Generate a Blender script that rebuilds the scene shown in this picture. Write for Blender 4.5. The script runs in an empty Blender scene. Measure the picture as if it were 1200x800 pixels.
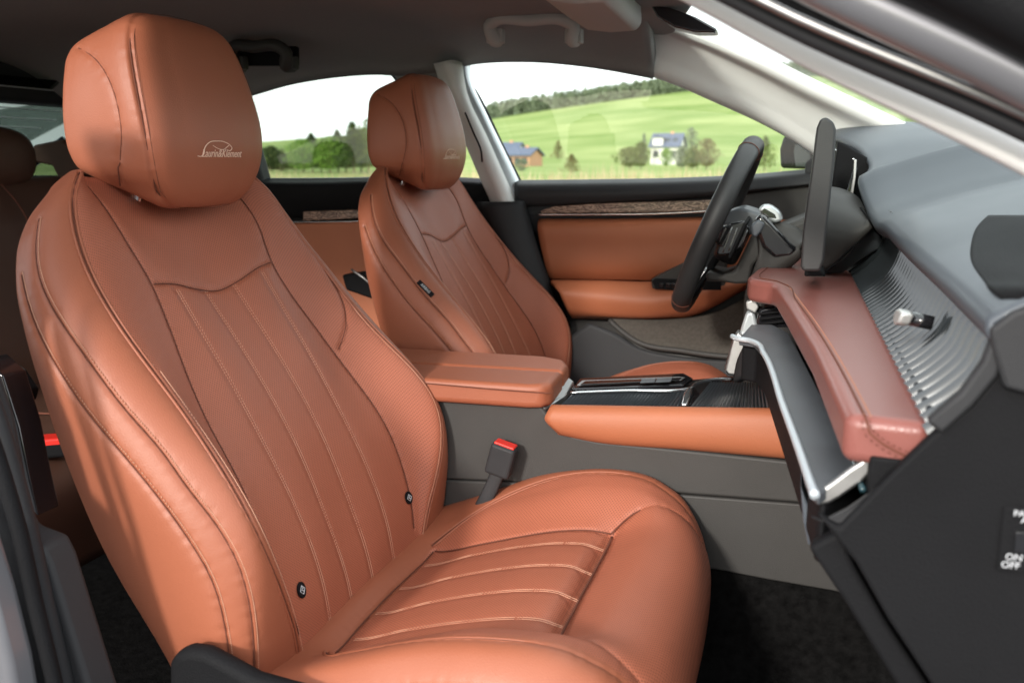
import bpy, bmesh, math, random
import numpy as np
from mathutils import Vector, Matrix
from mathutils.bvhtree import BVHTree
from mathutils.kdtree import KDTree
random.seed(7); rng = np.random.default_rng(7)
scene = bpy.context.scene
C = scene.collection

# ------------------------------------------------------------------ camera
F = 1050.0
PHI = math.atan(210/F); TH = math.atan(350*math.cos(PHI)/F)
CAM = np.array([0, 0, 1.0])
fw = np.array([-math.sin(TH)*math.cos(PHI), math.cos(TH)*math.cos(PHI), -math.sin(PHI)])
rt = np.array([math.cos(TH), math.sin(TH), 0.0]); up = np.cross(rt, fw)
cam = bpy.data.cameras.new('camera'); cam_o = bpy.data.objects.new('camera', cam); C.objects.link(cam_o)
M = Matrix(((rt[0], up[0], -fw[0], 0), (rt[1], up[1], -fw[1], 0), (rt[2], up[2], -fw[2], 1.0), (0, 0, 0, 1)))
cam_o.matrix_world = M
cam.sensor_width = 36; cam.lens = 36*F/1200; cam.clip_start = 0.05; cam.clip_end = 3000
cam.dof.use_dof = True; cam.dof.focus_distance = 1.2; cam.dof.aperture_fstop = 6.3
scene.camera = cam_o
# ------------------------------------------------------------------ sky, sun, exposure
SUN_EL, SUN_AZ = 21, -101          # azimuth of the sun measured from +X towards +Y
sd = Vector((math.cos(math.radians(SUN_EL))*math.cos(math.radians(SUN_AZ)),
             math.cos(math.radians(SUN_EL))*math.sin(math.radians(SUN_AZ)), math.sin(math.radians(SUN_EL))))
w = bpy.data.worlds.new('World'); scene.world = w; w.use_nodes = True
nt = w.node_tree; nt.nodes.clear()
out = nt.nodes.new('ShaderNodeOutputWorld'); bg = nt.nodes.new('ShaderNodeBackground')
sky = nt.nodes.new('ShaderNodeTexSky'); sky.sky_type = 'NISHITA'; sky.sun_disc = False
sky.sun_elevation = math.radians(SUN_EL); sky.sun_rotation = math.radians(90-SUN_AZ)
sky.air_density = 1.0; sky.dust_density = 3.0; sky.altitude = 300
# thin high cloud: noise on the sky direction, whitening the sky
tc = nt.nodes.new('ShaderNodeTexCoord'); mp = nt.nodes.new('ShaderNodeMapping'); mp.inputs['Scale'].default_value = (1, 1, 5)
nz = nt.nodes.new('ShaderNodeTexNoise'); nz.inputs['Scale'].default_value = 3.0; nz.inputs['Detail'].default_value = 6
cr = nt.nodes.new('ShaderNodeValToRGB'); cr.color_ramp.elements[0].position = .25; cr.color_ramp.elements[1].position = .62
cr.color_ramp.elements[0].color = (.55, .55, .55, 1); cr.color_ramp.elements[1].color = (.95, .95, .95, 1)
mx = nt.nodes.new('ShaderNodeMixRGB'); mx.inputs[2].default_value = (12.2, 12.5, 12.8, 1)
nt.links.new(tc.outputs['Generated'], mp.inputs[0]); nt.links.new(mp.outputs[0], nz.inputs[0])
nt.links.new(nz.outputs['Fac'], cr.inputs[0]); nt.links.new(cr.outputs[0], mx.inputs[0])
nt.links.new(sky.outputs[0], mx.inputs[1]); nt.links.new(mx.outputs[0], bg.inputs[0]); nt.links.new(bg.outputs[0], out.inputs[0])
bg.inputs[1].default_value = 0.12
sun = bpy.data.lights.new('sun', 'SUN'); sun_o = bpy.data.objects.new('sun', sun); C.objects.link(sun_o)
sun.energy = 1.9; sun.angle = math.radians(6); sun.color = (1, .95, .88)
sun_o.rotation_euler = sd.to_track_quat('Z', 'Y').to_euler()
scene.view_settings.view_transform = 'Standard'; scene.view_settings.look = 'None'
scene.view_settings.exposure = 0.95; scene.view_settings.gamma = 1
scene.render.engine = 'CYCLES'; scene.cycles.max_bounces = 8; scene.cycles.transparent_max_bounces = 12

# ------------------------------------------------------------------ helpers
def ray(p): return fw + rt*(p[0]-600)/F + up*(400-p[1])/F
def at(x, y, Y): r = ray((x, y)); return CAM + r*(Y/r[1])
def atz(x, y, z): r = ray((x, y)); return CAM + r*((z-1.0)/r[2])
YN, YD = 0.96, 1.72               # lateral centre of passenger and driver seat

def mat(name, col, rough=.5, metal=0, spec=.5, bump=None, noise=None, clear=0, sheen=0):
    m = bpy.data.materials.new(name); m.use_nodes = True; n = m.node_tree.nodes; l = m.node_tree.links
    b = n['Principled BSDF']
    b.inputs['Base Color'].default_value = (*col, 1); b.inputs['Roughness'].default_value = rough
    b.inputs['Metallic'].default_value = metal; b.inputs['Specular IOR Level'].default_value = spec
    b.inputs['Coat Weight'].default_value = clear; b.inputs['Coat Roughness'].default_value = .08
    b.inputs['Sheen Weight'].default_value = sheen
    t = n.new('ShaderNodeTexCoord')
    if noise:                                   # (scale, amount) colour mottling
        nn = n.new('ShaderNodeTexNoise'); nn.inputs['Scale'].default_value = noise[0]; nn.inputs['Detail'].default_value = 5
        l.new(t.outputs['Object'], nn.inputs['Vector'])
        mm = n.new('ShaderNodeMixRGB'); k = noise[1]
        mm.inputs[1].default_value = (*[c*(1-k) for c in col], 1); mm.inputs[2].default_value = (*[min(1, c*(1+k)) for c in col], 1)
        l.new(nn.outputs['Fac'], mm.inputs[0]); l.new(mm.outputs[0], b.inputs['Base Color'])
        rr = n.new('ShaderNodeMapRange'); rr.inputs[3].default_value = max(0, rough-.06); rr.inputs[4].default_value = rough+.06
        l.new(nn.outputs['Fac'], rr.inputs[0]); l.new(rr.outputs[0], b.inputs['Roughness'])
    if bump:                                    # (kind, scale, strength)
        if bump[0] == 'v':
            v = n.new('ShaderNodeTexVoronoi'); v.inputs['Scale'].default_value = bump[1]; v.feature = 'F1'; o = v.outputs['Distance']
        else:
            v = n.new('ShaderNodeTexNoise'); v.inputs['Scale'].default_value = bump[1]; v.inputs['Detail'].default_value = 6; o = v.outputs['Fac']
        l.new(t.outputs['Object'], v.inputs['Vector'])
        bp = n.new('ShaderNodeBump'); bp.inputs['Strength'].default_value = bump[2]; bp.inputs['Distance'].default_value = .0012
        l.new(o, bp.inputs['Height']); l.new(bp.outputs[0], b.inputs['Normal'])
    return m

def leather(name, col, perf=False, rough=.40):
    m = mat(name, col, rough, spec=.42, noise=(6, .13))
    n = m.node_tree.nodes; l = m.node_tree.links; b = n['Principled BSDF']; t = n['Texture Coordinate']
    v = n.new('ShaderNodeTexVoronoi'); v.inputs['Scale'].default_value = 700; l.new(t.outputs['Object'], v.inputs['Vector'])
    n2 = n.new('ShaderNodeTexNoise'); n2.inputs['Scale'].default_value = 17; n2.inputs['Detail'].default_value = 2; l.new(t.outputs['Object'], n2.inputs['Vector'])
    b1 = n.new('ShaderNodeBump'); b1.inputs['Strength'].default_value = .22; b1.inputs['Distance'].default_value = .0007
    b0 = n.new('ShaderNodeBump'); b0.inputs['Strength'].default_value = .14; b0.inputs['Distance'].default_value = .0022
    l.new(n2.outputs['Fac'], b0.inputs['Height']); l.new(b0.outputs[0], b1.inputs['Normal'])
    l.new(v.outputs['Distance'], b1.inputs['Height']); l.new(b1.outputs[0], b.inputs['Normal'])
    if perf:
        uv = n.new('ShaderNodeUVMap'); vm = n.new('ShaderNodeMapping'); vm.inputs['Scale'].default_value = (1/.0030,)*3
        vm.inputs['Rotation'].default_value = (0, 0, math.radians(45))
        fr = n.new('ShaderNodeVectorMath'); fr.operation = 'FRACTION'; sb = n.new('ShaderNodeVectorMath'); sb.operation = 'SUBTRACT'
        sb.inputs[1].default_value = (.5, .5, 0); ln = n.new('ShaderNodeVectorMath'); ln.operation = 'LENGTH'
        l.new(uv.outputs[0], vm.inputs[0]); l.new(vm.outputs[0], fr.inputs[0]); l.new(fr.outputs[0], sb.inputs[0]); l.new(sb.outputs[0], ln.inputs[0])
        mr = n.new('ShaderNodeMapRange'); mr.inputs[1].default_value = .17; mr.inputs[2].default_value = .30; mr.inputs[3].default_value = .46; mr.inputs[4].default_value = 1.0
        l.new(ln.outputs['Value'], mr.inputs[0])
        mm = n.new('ShaderNodeMixRGB'); mm.blend_type = 'MULTIPLY'; mm.inputs[0].default_value = 1
        src = [lk.from_socket for lk in m.node_tree.links if lk.to_socket == b.inputs['Base Color']][0]
        l.new(src, mm.inputs[1]); l.new(mr.outputs[0], mm.inputs[2]); l.new(mm.outputs[0], b.inputs['Base Color'])
        b2 = n.new('ShaderNodeBump'); b2.inputs['Strength'].default_value = .35; b2.inputs['Distance'].default_value = .0008
        l.new(mr.outputs[0], b2.inputs['Height']); l.new(b1.outputs[0], b2.inputs['Normal']); l.new(b2.outputs[0], b.inputs['Normal'])
    return m

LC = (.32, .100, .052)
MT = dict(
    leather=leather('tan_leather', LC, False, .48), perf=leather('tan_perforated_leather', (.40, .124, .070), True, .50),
    leather_dash=leather('tan_dash_leather', (.235, .082, .068), False, .32),
    leather_door=leather('tan_door_leather', (.38, .122, .056), False, .55),
    seam=mat('seam_shadow', (.13, .038, .020), .8), thread=mat('pale_thread', (.55, .29, .19), .8),
    thread_tan=mat('tan_thread', (.55, .24, .14), .6),
    plastic=mat('soft_dark_plastic', (.030, .030, .032), .55, spec=.22, bump=('v', 900, .12), noise=(30, .08)),
    grey=mat('warm_grey_plastic', (.050, .0475, .045), .55, spec=.3, bump=('v', 900, .14), noise=(20, .08)),
    dash=mat('dash_top_skin', (.072, .083, .098), .5, spec=.5, bump=('v', 700, .12), noise=(12, .10), clear=.06),
    dark=mat('black_plastic', (.010, .010, .011), .62, spec=.08, bump=('v', 700, .3), noise=(14, .2)),
    gloss=mat('piano_black', (.012, .012, .014), .08, spec=.6, clear=.6),
    chrome=mat('satin_chrome', (.72, .73, .74), .22, metal=1), visor=mat('pale_trim_fabric', (.50, .49, .475), .9, spec=.1, bump=('n', 350, .4)), chrome_dull=mat('dull_metal', (.45, .445, .44), .42, metal=1, noise=(60, .08)),
    inlay=mat('brushed_dark_inlay', (.075, .083, .093), .42, noise=(38, .30)),
    rim=mat('wheel_leather', (.028, .028, .029), .48, spec=.45, bump=('v', 900, .12)),
    carpet=mat('black_carpet', (.008, .0078, .0078), 1.0, spec=0, bump=('n', 260, 1.0), noise=(90, .9)),
    felt=mat('door_pocket_felt', (.085, .075, .065), .95, spec=.1, bump=('n', 400, .9), noise=(150, .35)),
    liner=mat('headliner_fabric', (.29, .285, .28), .95, spec=.1, bump=('n', 350, .5), noise=(120, .06)),
    pillar=mat('light_pillar_trim', (.80, .79, .77), .6, spec=.3, bump=('n', 300, .2)),
    paint=mat('grey_body_paint', (.20, .20, .215), .3, metal=.4, clear=.8), paint_light=mat('silver_paint', (.52, .56, .58), .28, metal=.4, clear=.7),
    rubber=mat('rubber_seal', (.02, .02, .022), .6, spec=.3), red=mat('red_button', (.75, .03, .02), .35),
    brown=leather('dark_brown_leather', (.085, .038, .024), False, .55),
    white=mat('white_print', (.55, .56, .58), .6), script=mat('script_thread', (.80, .55, .42), .6), knob=mat('pearl_knob', (.50, .50, .49), .3, metal=.5),
    screen=mat('screen_glass', (.01, .01, .012), .06, clear=.5), webbing=mat('belt_webbing', (.03, .03, .032), .8, bump=('n', 600, .5)),
    wall=mat('house_render', (.72, .69, .64), .9, noise=(1, .06)), roof=mat('slate_roof', (.085, .105, .16), .7, noise=(2, .15)),
    brick=mat('peach_render', (.55, .30, .18), .9, noise=(1, .08)), glassdark=mat('window_pane', (.04, .05, .06), .1),
    bark=mat('tree_bark', (.10, .07, .05), .9, bump=('n', 8, .6)),
)
# wood with swirling figure
m = mat('burl_wood', (.15, .08, .05), .35, clear=.5); n = m.node_tree.nodes; l = m.node_tree.links
wv = n.new('ShaderNodeTexNoise'); wv.inputs['Scale'].default_value = 22; wv.inputs['Detail'].default_value = 3; wv.inputs['Distortion'].default_value = 2.5
mpp = n.new('ShaderNodeMapping'); mpp.inputs['Scale'].default_value = (1, 1, 4); l.new(n['Texture Coordinate'].outputs['Object'], mpp.inputs[0]); l.new(mpp.outputs[0], wv.inputs[0])
sn = n.new('ShaderNodeMath'); sn.operation = 'MULTIPLY'; sn.inputs[1].default_value = 26; s2 = n.new('ShaderNodeMath'); s2.operation = 'SINE'
l.new(wv.outputs['Fac'], sn.inputs[0]); l.new(sn.outputs[0], s2.inputs[0])
rp = n.new('ShaderNodeValToRGB'); rp.color_ramp.elements[0].color = (.09, .045, .03, 1); rp.color_ramp.elements[1].color = (.40, .25, .18, 1)
l.new(s2.outputs[0], rp.inputs[0]); l.new(rp.outputs[0], n['Principled BSDF'].inputs['Base Color']); MT['wood'] = m
# clear glass that lets the sun through
def glass(name, tint, refl=.008):
    m = bpy.data.materials.new(name); m.use_nodes = True; n = m.node_tree.nodes; l = m.node_tree.links; n.clear()
    o = n.new('ShaderNodeOutputMaterial'); t = n.new('ShaderNodeBsdfTransparent'); t.inputs[0].default_value = (*tint, 1)
    g = n.new('ShaderNodeBsdfGlossy'); g.inputs['Roughness'].default_value = .02
    f = n.new('ShaderNodeLayerWeight'); f.inputs['Blend'].default_value = .35
    mr = n.new('ShaderNodeMapRange'); mr.inputs[3].default_value = refl; mr.inputs[4].default_value = .25
    x = n.new('ShaderNodeMixShader'); l.new(f.outputs['Fresnel'], mr.inputs[0]); l.new(mr.outputs[0], x.inputs[0]); l.new(t.outputs[0], x.inputs[1]); l.new(g.outputs[0], x.inputs[2]); l.new(x.outputs[0], o.inputs[0])
    return m
MT['glass'] = glass('side_glass', (.93, .96, .94)); MT['glass_dark'] = glass('rear_privacy_glass', (.74, .78, .74), .008); MT['glass_rear'] = glass('tailgate_glass', (.42, .46, .44), .008)

def tag(o, label=None, cat=None, group=None, kind=None):
    if label: o['label'] = label
    if cat: o['category'] = cat
    if group: o['group'] = group
    if kind: o['kind'] = kind
    return o
def thing(name, label, cat, loc=(0, 0, 0), group=None):
    o = bpy.data.objects.new(name, None); o.empty_display_size = .05; C.objects.link(o); o.location = loc
    return tag(o, label, cat, group)
def wloc(p):
    v = Vector((0, 0, 0))
    while p: v += p.location; p = p.parent
    return v
def obj(name, verts, faces, m, parent=None, smooth=True, mats=None, idx=None, uv=None, local=False):
    me = bpy.data.meshes.new(name)
    v = np.asarray(verts, float)
    if parent is not None and not local: v = v - np.array(wloc(parent))
    me.from_pydata(v.tolist(), [], faces); me.materials.append(m)
    for q in (mats or []): me.materials.append(q)
    if idx is not None: me.polygons.foreach_set('material_index', idx)
    if smooth: me.polygons.foreach_set('use_smooth', [True]*len(me.polygons))
    if uv is not None:
        lay = me.uv_layers.new(name='UVMap'); li = np.empty(len(me.loops), int); me.loops.foreach_get('vertex_index', li)
        lay.data.foreach_set('uv', np.asarray(uv)[li].ravel())
    me.update(); o = bpy.data.objects.new(name, me); C.objects.link(o)
    if parent is not None: o.parent = parent
    return o
def fixn(o):
    bm = bmesh.new(); bm.from_mesh(o.data); bmesh.ops.recalc_face_normals(bm, faces=bm.faces); bm.to_mesh(o.data); bm.free()
def bev(o, w, s=3, ang=35):
    b = o.modifiers.new('bevel', 'BEVEL'); b.width = w; b.segments = s; b.limit_method = 'ANGLE'; b.angle_limit = math.radians(ang)
    b.harden_normals = False
    return o
def smooth_by_angle(o, ang=35):
    bm = bmesh.new(); bm.from_mesh(o.data); bmesh.ops.recalc_face_normals(bm, faces=bm.faces)
    for e in bm.edges:
        if len(e.link_faces) == 2 and e.calc_face_angle(0) > math.radians(ang): e.smooth = False
    bm.to_mesh(o.data); bm.free()
def prism(name, pts, vec, m, parent=None, bevel=.002, seg=3, **k):
    """closed outline of 3-D points pushed along vec"""
    P = np.asarray(pts, float); n_ = len(P); V = np.vstack([P, P+np.asarray(vec, float)])
    f = [list(range(n_)), list(range(2*n_-1, n_-1, -1))]+[[i, (i+1) % n_, n_+(i+1) % n_, n_+i] for i in range(n_)]
    o = obj(name, V, f, m, parent, smooth=True, **k)
    smooth_by_angle(o, 30)
    if bevel: bev(o, bevel, seg, 30)
    return o
def pix(L, Y): return [at(p[0], p[1], (p[2] if len(p) > 2 else Y)) for p in L]
def box(name, a, b, m, parent=None, bevel=.002, **k):
    a = np.minimum(a, b) if False else np.array(a, float); b = np.array(b, float)
    return prism(name, [(a[0], a[1], a[2]), (b[0], a[1], a[2]), (b[0], a[1], b[2]), (a[0], a[1], b[2])], (0, b[1]-a[1], 0), m, parent, bevel, **k)
def herm(P, knots, T):
    """non-uniform cubic interpolation; P (n,...) at knots, sampled at T"""
    P = np.asarray(P, float); n_ = len(P); d = np.zeros_like(P)
    h = np.diff(knots); s = (P[1:]-P[:-1])/h.reshape((-1,)+(1,)*(P.ndim-1))
    for i in range(1, n_-1): d[i] = (s[i-1]*h[i]+s[i]*h[i-1])/(h[i-1]+h[i])
    d[0] = s[0]; d[-1] = s[-1]
    i = np.clip(np.searchsorted(knots, T, 'right')-1, 0, n_-2); sh = (-1,)+(1,)*(P.ndim-1)
    hh = h[i].reshape(sh); u = ((T-knots[i])/h[i]).reshape(sh)
    return (2*u**3-3*u**2+1)*P[i]+(u**3-2*u**2+u)*hh*d[i]+(-2*u**3+3*u**2)*P[i+1]+(u**3-u**2)*hh*d[i+1]
def spline(P, step=.004):
    P = np.asarray(P, float); k = np.concatenate([[0], np.cumsum(np.maximum(1e-6, np.linalg.norm(np.diff(P, axis=0), axis=1)))])
    return herm(P, k, np.linspace(0, k[-1], max(2, int(k[-1]/step)+1)))
def surf(G, nr, nc, closed=False):
    """control grid (R,C,3) -> dense grid; closed ring in C direction"""
    G = np.asarray(G, float)
    if closed: G = np.concatenate([G[:, -2:], G, G[:, :3]], axis=1)
    kc = np.concatenate([[0], np.cumsum(np.maximum(1e-3, np.linalg.norm(np.diff(G, axis=1), axis=2).mean(0)))])
    if closed: T = np.linspace(kc[2], kc[-3], nc, endpoint=False)
    else: T = np.linspace(0, kc[-1], nc)
    H = np.swapaxes(herm(np.swapaxes(G, 0, 1), kc, T), 0, 1)
    kr = np.concatenate([[0], np.cumsum(np.maximum(1e-3, np.linalg.norm(np.diff(G, axis=0), axis=2).mean(1)))])
    return herm(H, kr, np.linspace(0, kr[-1], nr)), (T-(kc[2] if closed else 0)), (kc[2:-2]-kc[2] if closed else kc)
def gridfaces(R, Cc, closed=False):
    a = np.arange(R-1)[:, None]; b = np.arange(Cc if closed else Cc-1)[None, :]; b2 = (b+1) % Cc
    return np.stack([a*Cc+b, a*Cc+b2, (a+1)*Cc+b2, (a+1)*Cc+b], -1).reshape(-1, 4).tolist()
def patch(name, rows, m, parent=None, nr=20, nc=40, thick=.004, **k):
    H, _, _ = surf(rows, nr, nc); o = obj(name, H.reshape(-1, 3), gridfaces(nr, nc), m, parent, **k)
    if thick:
        s = o.modifiers.new('solid', 'SOLIDIFY'); s.thickness = abs(thick); s.offset = -1 if thick > 0 else 1
    return o
def tube(path, r, n_=8, caps=True, yscale=1.0, frame=None):
    P = np.asarray(path, float); V = []; Fc = []
    rr = np.broadcast_to(np.asarray(r, float), (len(P),)) if np.ndim(r) <= 1 else r
    T = np.gradient(P, axis=0); T /= np.linalg.norm(T, axis=1)[:, None]+1e-12
    N = np.cross(T[0], (0, 0, 1.0)) if frame is None else np.array(frame, float)
    if np.linalg.norm(N) < 1e-4: N = np.array((1., 0, 0))
    for i in range(len(P)):
        N = N-T[i]*(N@T[i]); N /= np.linalg.norm(N); B = np.cross(T[i], N)
        for j in range(n_):
            a = 2*math.pi*j/n_; V.append(P[i]+rr[i]*(math.cos(a)*N+math.sin(a)*B*yscale))
    for i in range(len(P)-1):
        for j in range(n_): Fc.append([i*n_+j, i*n_+(j+1) % n_, (i+1)*n_+(j+1) % n_, (i+1)*n_+j])
    if caps: Fc.append(list(range(n_))[::-1]); Fc.append(list(range((len(P)-1)*n_, len(P)*n_)))
    return V, Fc
class MB:
    def __init__(s): s.V = []; s.F = []; s.n = 0
    def add(s, V, Fc): s.V += [tuple(v) for v in V]; s.F += [[i+s.n for i in f] for f in Fc]; s.n += len(V); return s
    def box(s, c, h, R=None):
        c = np.array(c, float); R = np.eye(3) if R is None else np.array(R)
        v = [c+R@(np.array((x, y, z))*h) for x in (-1, 1) for y in (-1, 1) for z in (-1, 1)]
        return s.add(v, [[0, 1, 3, 2], [4, 6, 7, 5], [0, 4, 5, 1], [2, 3, 7, 6], [0, 2, 6, 4], [1, 5, 7, 3]])
    def build(s, name, m, parent=None, smooth=False, **k):
        o = obj(name, s.V, s.F, m, parent, smooth=smooth, **k); fixn(o); return o
def rod(name, path, r, m, parent=None, n_=12, step=.01, **k):
    V, f = tube(spline(path, step), r, n_, **k); return obj(name, V, f, m, parent)

# stitches and seams on a surface --------------------------------------------------
def cast(bvh, pts, dirs):
    """drop 3-D points on a surface along dirs; returns positions and normals"""
    Ps, Ns = [], []
    for p, d in zip(pts, dirs):
        d = Vector(d).normalized(); h = bvh.ray_cast(Vector(p)-d*.3, d)
        if h[0] is None: continue
        n_ = h[1] if h[1].dot(d) < 0 else -h[1]; Ps.append(np.array(h[0])); Ns.append(np.array(n_))
    return np.array(Ps), np.array(Ns)
def resample(P, step):
    k = np.concatenate([[0], np.cumsum(np.linalg.norm(np.diff(P, axis=0), axis=1))]); T = np.arange(step/2, k[-1], step)
    return np.stack([np.interp(T, k, P[:, i]) for i in range(P.shape[1])], 1)
def smoothpoly(P, it=3):
    P = P.copy()
    for _ in range(it): P[1:-1] = .25*P[:-2]+.5*P[1:-1]+.25*P[2:]
    return P
def stitches(mb, P, N, off=0.0, pitch=.0048, ln=.0012, r=.00042, lift=.0001):
    Q = resample(np.hstack([P, N]), pitch)
    if len(Q) < 3: return
    p, n_ = Q[:, :3], Q[:, 3:]; n_ /= np.linalg.norm(n_, axis=1)[:, None]
    t = np.gradient(p, axis=0); t /= np.linalg.norm(t, axis=1)[:, None]+1e-9; b = np.cross(t, n_)
    for i in range(len(p)):
        c = p[i]+b[i]*off+n_[i]*lift; a = t[i]*ln; q = b[i]*r; m_ = n_[i]*r
        mb.add([c-a, c-a*.5+q, c-a*.5+m_, c-a*.5-q, c+a*.5+q, c+a*.5+m_, c+a*.5-q, c+a],
               [[0, 1, 2], [0, 2, 3], [1, 4, 5, 2], [2, 5, 6, 3], [4, 7, 5], [5, 7, 6]])

# ================================================================== SETTING
# ------------------------------------------------------------------ terrain
gm = mat('meadow_grass', (.11, .20, .030), .95, spec=.1, noise=(.05, .30)); gn = gm.node_tree.nodes; gl = gm.node_tree.links
n3 = gn.new('ShaderNodeTexNoise'); n3.inputs['Scale'].default_value = .02; n3.inputs['Detail'].default_value = 7
gmp = gn.new('ShaderNodeMapping'); gmp.inputs['Scale'].default_value = (1.6, 3, 3); gl.new(gn['Texture Coordinate'].outputs['Object'], gmp.inputs[0]); gl.new(gmp.outputs[0], n3.inputs[0])
r3 = gn.new('ShaderNodeValToRGB'); r3.color_ramp.elements[0].position = .35; r3.color_ramp.elements[1].position = .65
r3.color_ramp.elements[0].color = (.15, .22, .055, 1); r3.color_ramp.elements[1].color = (.27, .32, .12, 1)
gl.new(n3.outputs['Fac'], r3.inputs[0]); gl.new(r3.outputs[0], gn['Principled BSDF'].inputs['Base Color'])
def ridge(X):   # height of the hill crest at about 400 m
    return np.interp(X, [-900, -420, -270, -180, -142, -44, 60, 300, 900], [7, 8, 11, 16, 21.5, 33, 42, 50, 50])
def terrain(X, Y):
    s = np.clip((Y-150)/255, 0, 1); s = s*s*(1.7-.7*s)
    base = np.clip((Y-12)/100, 0, 1)*.45
    back = np.clip((Y-410)/300, 0, 1)
    h = ridge(X*410/np.maximum(Y, 60))
    return base + s*h*(1-.5*back) + .25*np.sin(X*.05)*np.clip((Y-60)/100, 0, 1)
xs = np.concatenate([-np.geomspace(900, 6, 50), np.linspace(-5, 5, 5), np.geomspace(6, 900, 40)])
ys = np.concatenate([[-800, -300, -60, -12], np.linspace(-5, 12, 4), np.geomspace(15, 900, 70)])
XX, YY = np.meshgrid(xs, ys); ZZ = terrain(XX, YY)
tag(obj('meadow', np.stack([XX, YY, ZZ], -1).reshape(-1, 3), gridfaces(len(ys), len(xs)), gm), kind='structure')

def leafmat(name, a, b):
    m = mat(name, a, .85, spec=.15); n = m.node_tree.nodes; l = m.node_tree.links
    q = n.new('ShaderNodeNewGeometry'); r = n.new('ShaderNodeMixRGB'); r.inputs[1].default_value = (*a, 1); r.inputs[2].default_value = (*b, 1)
    l.new(q.outputs['Random Per Island'], r.inputs[0]); l.new(r.outputs[0], n['Principled BSDF'].inputs['Base Color'])
    return m
LM = dict(pine=leafmat('conifer_needles', (.035, .062, .022), (.085, .115, .04)), bush=leafmat('willow_leaves', (.07, .10, .025), (.15, .17, .05)),
          fresh=leafmat('fresh_leaves', (.10, .20, .03), (.20, .30, .06)), brown=leafmat('budding_twigs', (.13, .10, .045), (.19, .17, .07)),
          dry=leafmat('dry_reed', (.34, .27, .15), (.52, .44, .28)), forest=leafmat('forest_foliage', (.13, .165, .10), (.20, .235, .15)), dark=leafmat('dark_foliage', (.03, .05, .02), (.07, .09, .03)))  # forest leaves paled: distance haze is put into their colour
def leaves(c, w_, h_, n_, size, shape='oval'):
    c = np.array(c, float); k = rng.random(n_); a = rng.random(n_)*2*math.pi; rr = rng.random(n_)**.5
    prof = {'oval': np.sin(np.pi*np.clip(k*.92+.06, 0, 1))**.6, 'cone': (1-k)**.85*1.0+.05, 'column': np.sin(np.pi*np.clip(k*.9+.08, 0, 1))**.35*.8}[shape]
    lump = 1+.28*np.sin(a*3+k*9+c[0])+.18*np.sin(a*5-k*14)
    R = w_/2*prof*rr*lump; p = np.stack([c[0]+R*np.cos(a), c[1]+R*np.sin(a), c[2]+h_*k], 1)
    d = rng.normal(size=(n_, 3, 3))*size*.6; V = (p[:, None]+d).reshape(-1, 3)
    return V, np.arange(n_*3).reshape(-1, 3).tolist()
def tree(name, label, cat, px, Yd, w_, h_, m, shape='oval', n_=500, size=None, group=None, dz=0, trunk=True):
    r = ray((px, 190)); X = r[0]/r[1]*Yd; z = float(terrain(np.array(X), np.array(Yd)))+dz
    t = thing(name, label, cat, (X, Yd, z), group)
    V, f = leaves((X, Yd, z+h_*.12), w_, h_*.88, n_, size or h_*.06, shape); obj('crown', V, f, m, t, smooth=False)
    mb = MB(); V, f = tube([(X, Yd, z-.2), (X+.02*h_, Yd, z+h_*.45), (X, Yd, z+h_*.9)], [h_*.022, h_*.014, h_*.004], 6); mb.add(V, f)
    for k in range(5):
        a = rng.random()*6.28; z0 = z+h_*(.2+.12*k); V, f = tube([(X, Yd, z0), (X+math.cos(a)*w_*.3, Yd+math.sin(a)*w_*.3, z0+h_*.15)], [h_*.009, h_*.003], 5); mb.add(V, f)
    mb.build('trunk', MT['bark'], t)
    return t
def pxX(px, Yd): r = ray((px, 190)); return r[0]/r[1]*Yd
def pz(py, px, Yd): return at(px, py, Yd)[2]
# forest along the crest (reads as one mass)
VV = []; FF = []; nn_ = 0
for i in range(1000):
    px = rng.uniform(500, 960); Yd = rng.uniform(392, 418); X = pxX(px, Yd); z = float(terrain(np.array(X), np.array(Yd)))
    h_ = rng.uniform(4.6, 7.6)+max(0, (700-px)/200); V, f = leaves((X, Yd, z-1), rng.uniform(3.5, 6), h_, 90, .8, 'cone' if rng.random() < .7 else 'oval')
    VV.append(V); FF += (np.array(f)+nn_).tolist(); nn_ += len(V)
tag(obj('forest', np.vstack(VV), FF, LM['forest'], smooth=False), 'mixed conifer forest lining the crest of the green hill', 'forest', kind='stuff')
# dark row of trees far behind on the left
VV = []; FF = []; nn_ = 0
for i in range(60):
    px = rng.uniform(364, 436); Yd = rng.uniform(200, 215); X = pxX(px, Yd); z = pz(180-(px-364)*.12, px, Yd); V, f = leaves((X, Yd, z-.5), 2.4, rng.uniform(2.2, 3.4), 60, .4, 'cone')
    VV.append(V); FF += (np.array(f)+nn_).tolist(); nn_ += len(V)
tag(obj('tree_row', np.vstack(VV), FF, LM['dark'], smooth=False), 'dark row of small conifers across the field behind the headrests', 'tree row', kind='stuff')
# dry grass strip beside the road
nB = 16000; px = rng.uniform(240, 1010, nB); Yd = rng.uniform(9, 26, nB); X = np.array([pxX(a, b) for a, b in zip(px, Yd)])
z0 = terrain(X, Yd); hh = rng.uniform(.24, .70, nB)*(.7+.45*np.sin(X*.9+Yd)); hh = np.clip(hh+(Yd-9)*.012, .15, 1.0); lean = rng.normal(size=(nB, 2))*.12
B = np.stack([X, Yd, z0], 1); wv_ = rng.uniform(.01, .03, nB)
V = np.stack([B-np.stack([wv_, 0*wv_, 0*wv_], 1), B+np.stack([wv_, 0*wv_, 0*wv_], 1), B+np.stack([lean[:, 0], lean[:, 1], hh], 1)], 1).reshape(-1, 3)
tag(obj('dry_grass', V, np.arange(nB*3).reshape(-1, 3).tolist(), LM['dry'], smooth=False), 'strip of pale dry reeds just outside the car windows', 'grass', kind='stuff')
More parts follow.
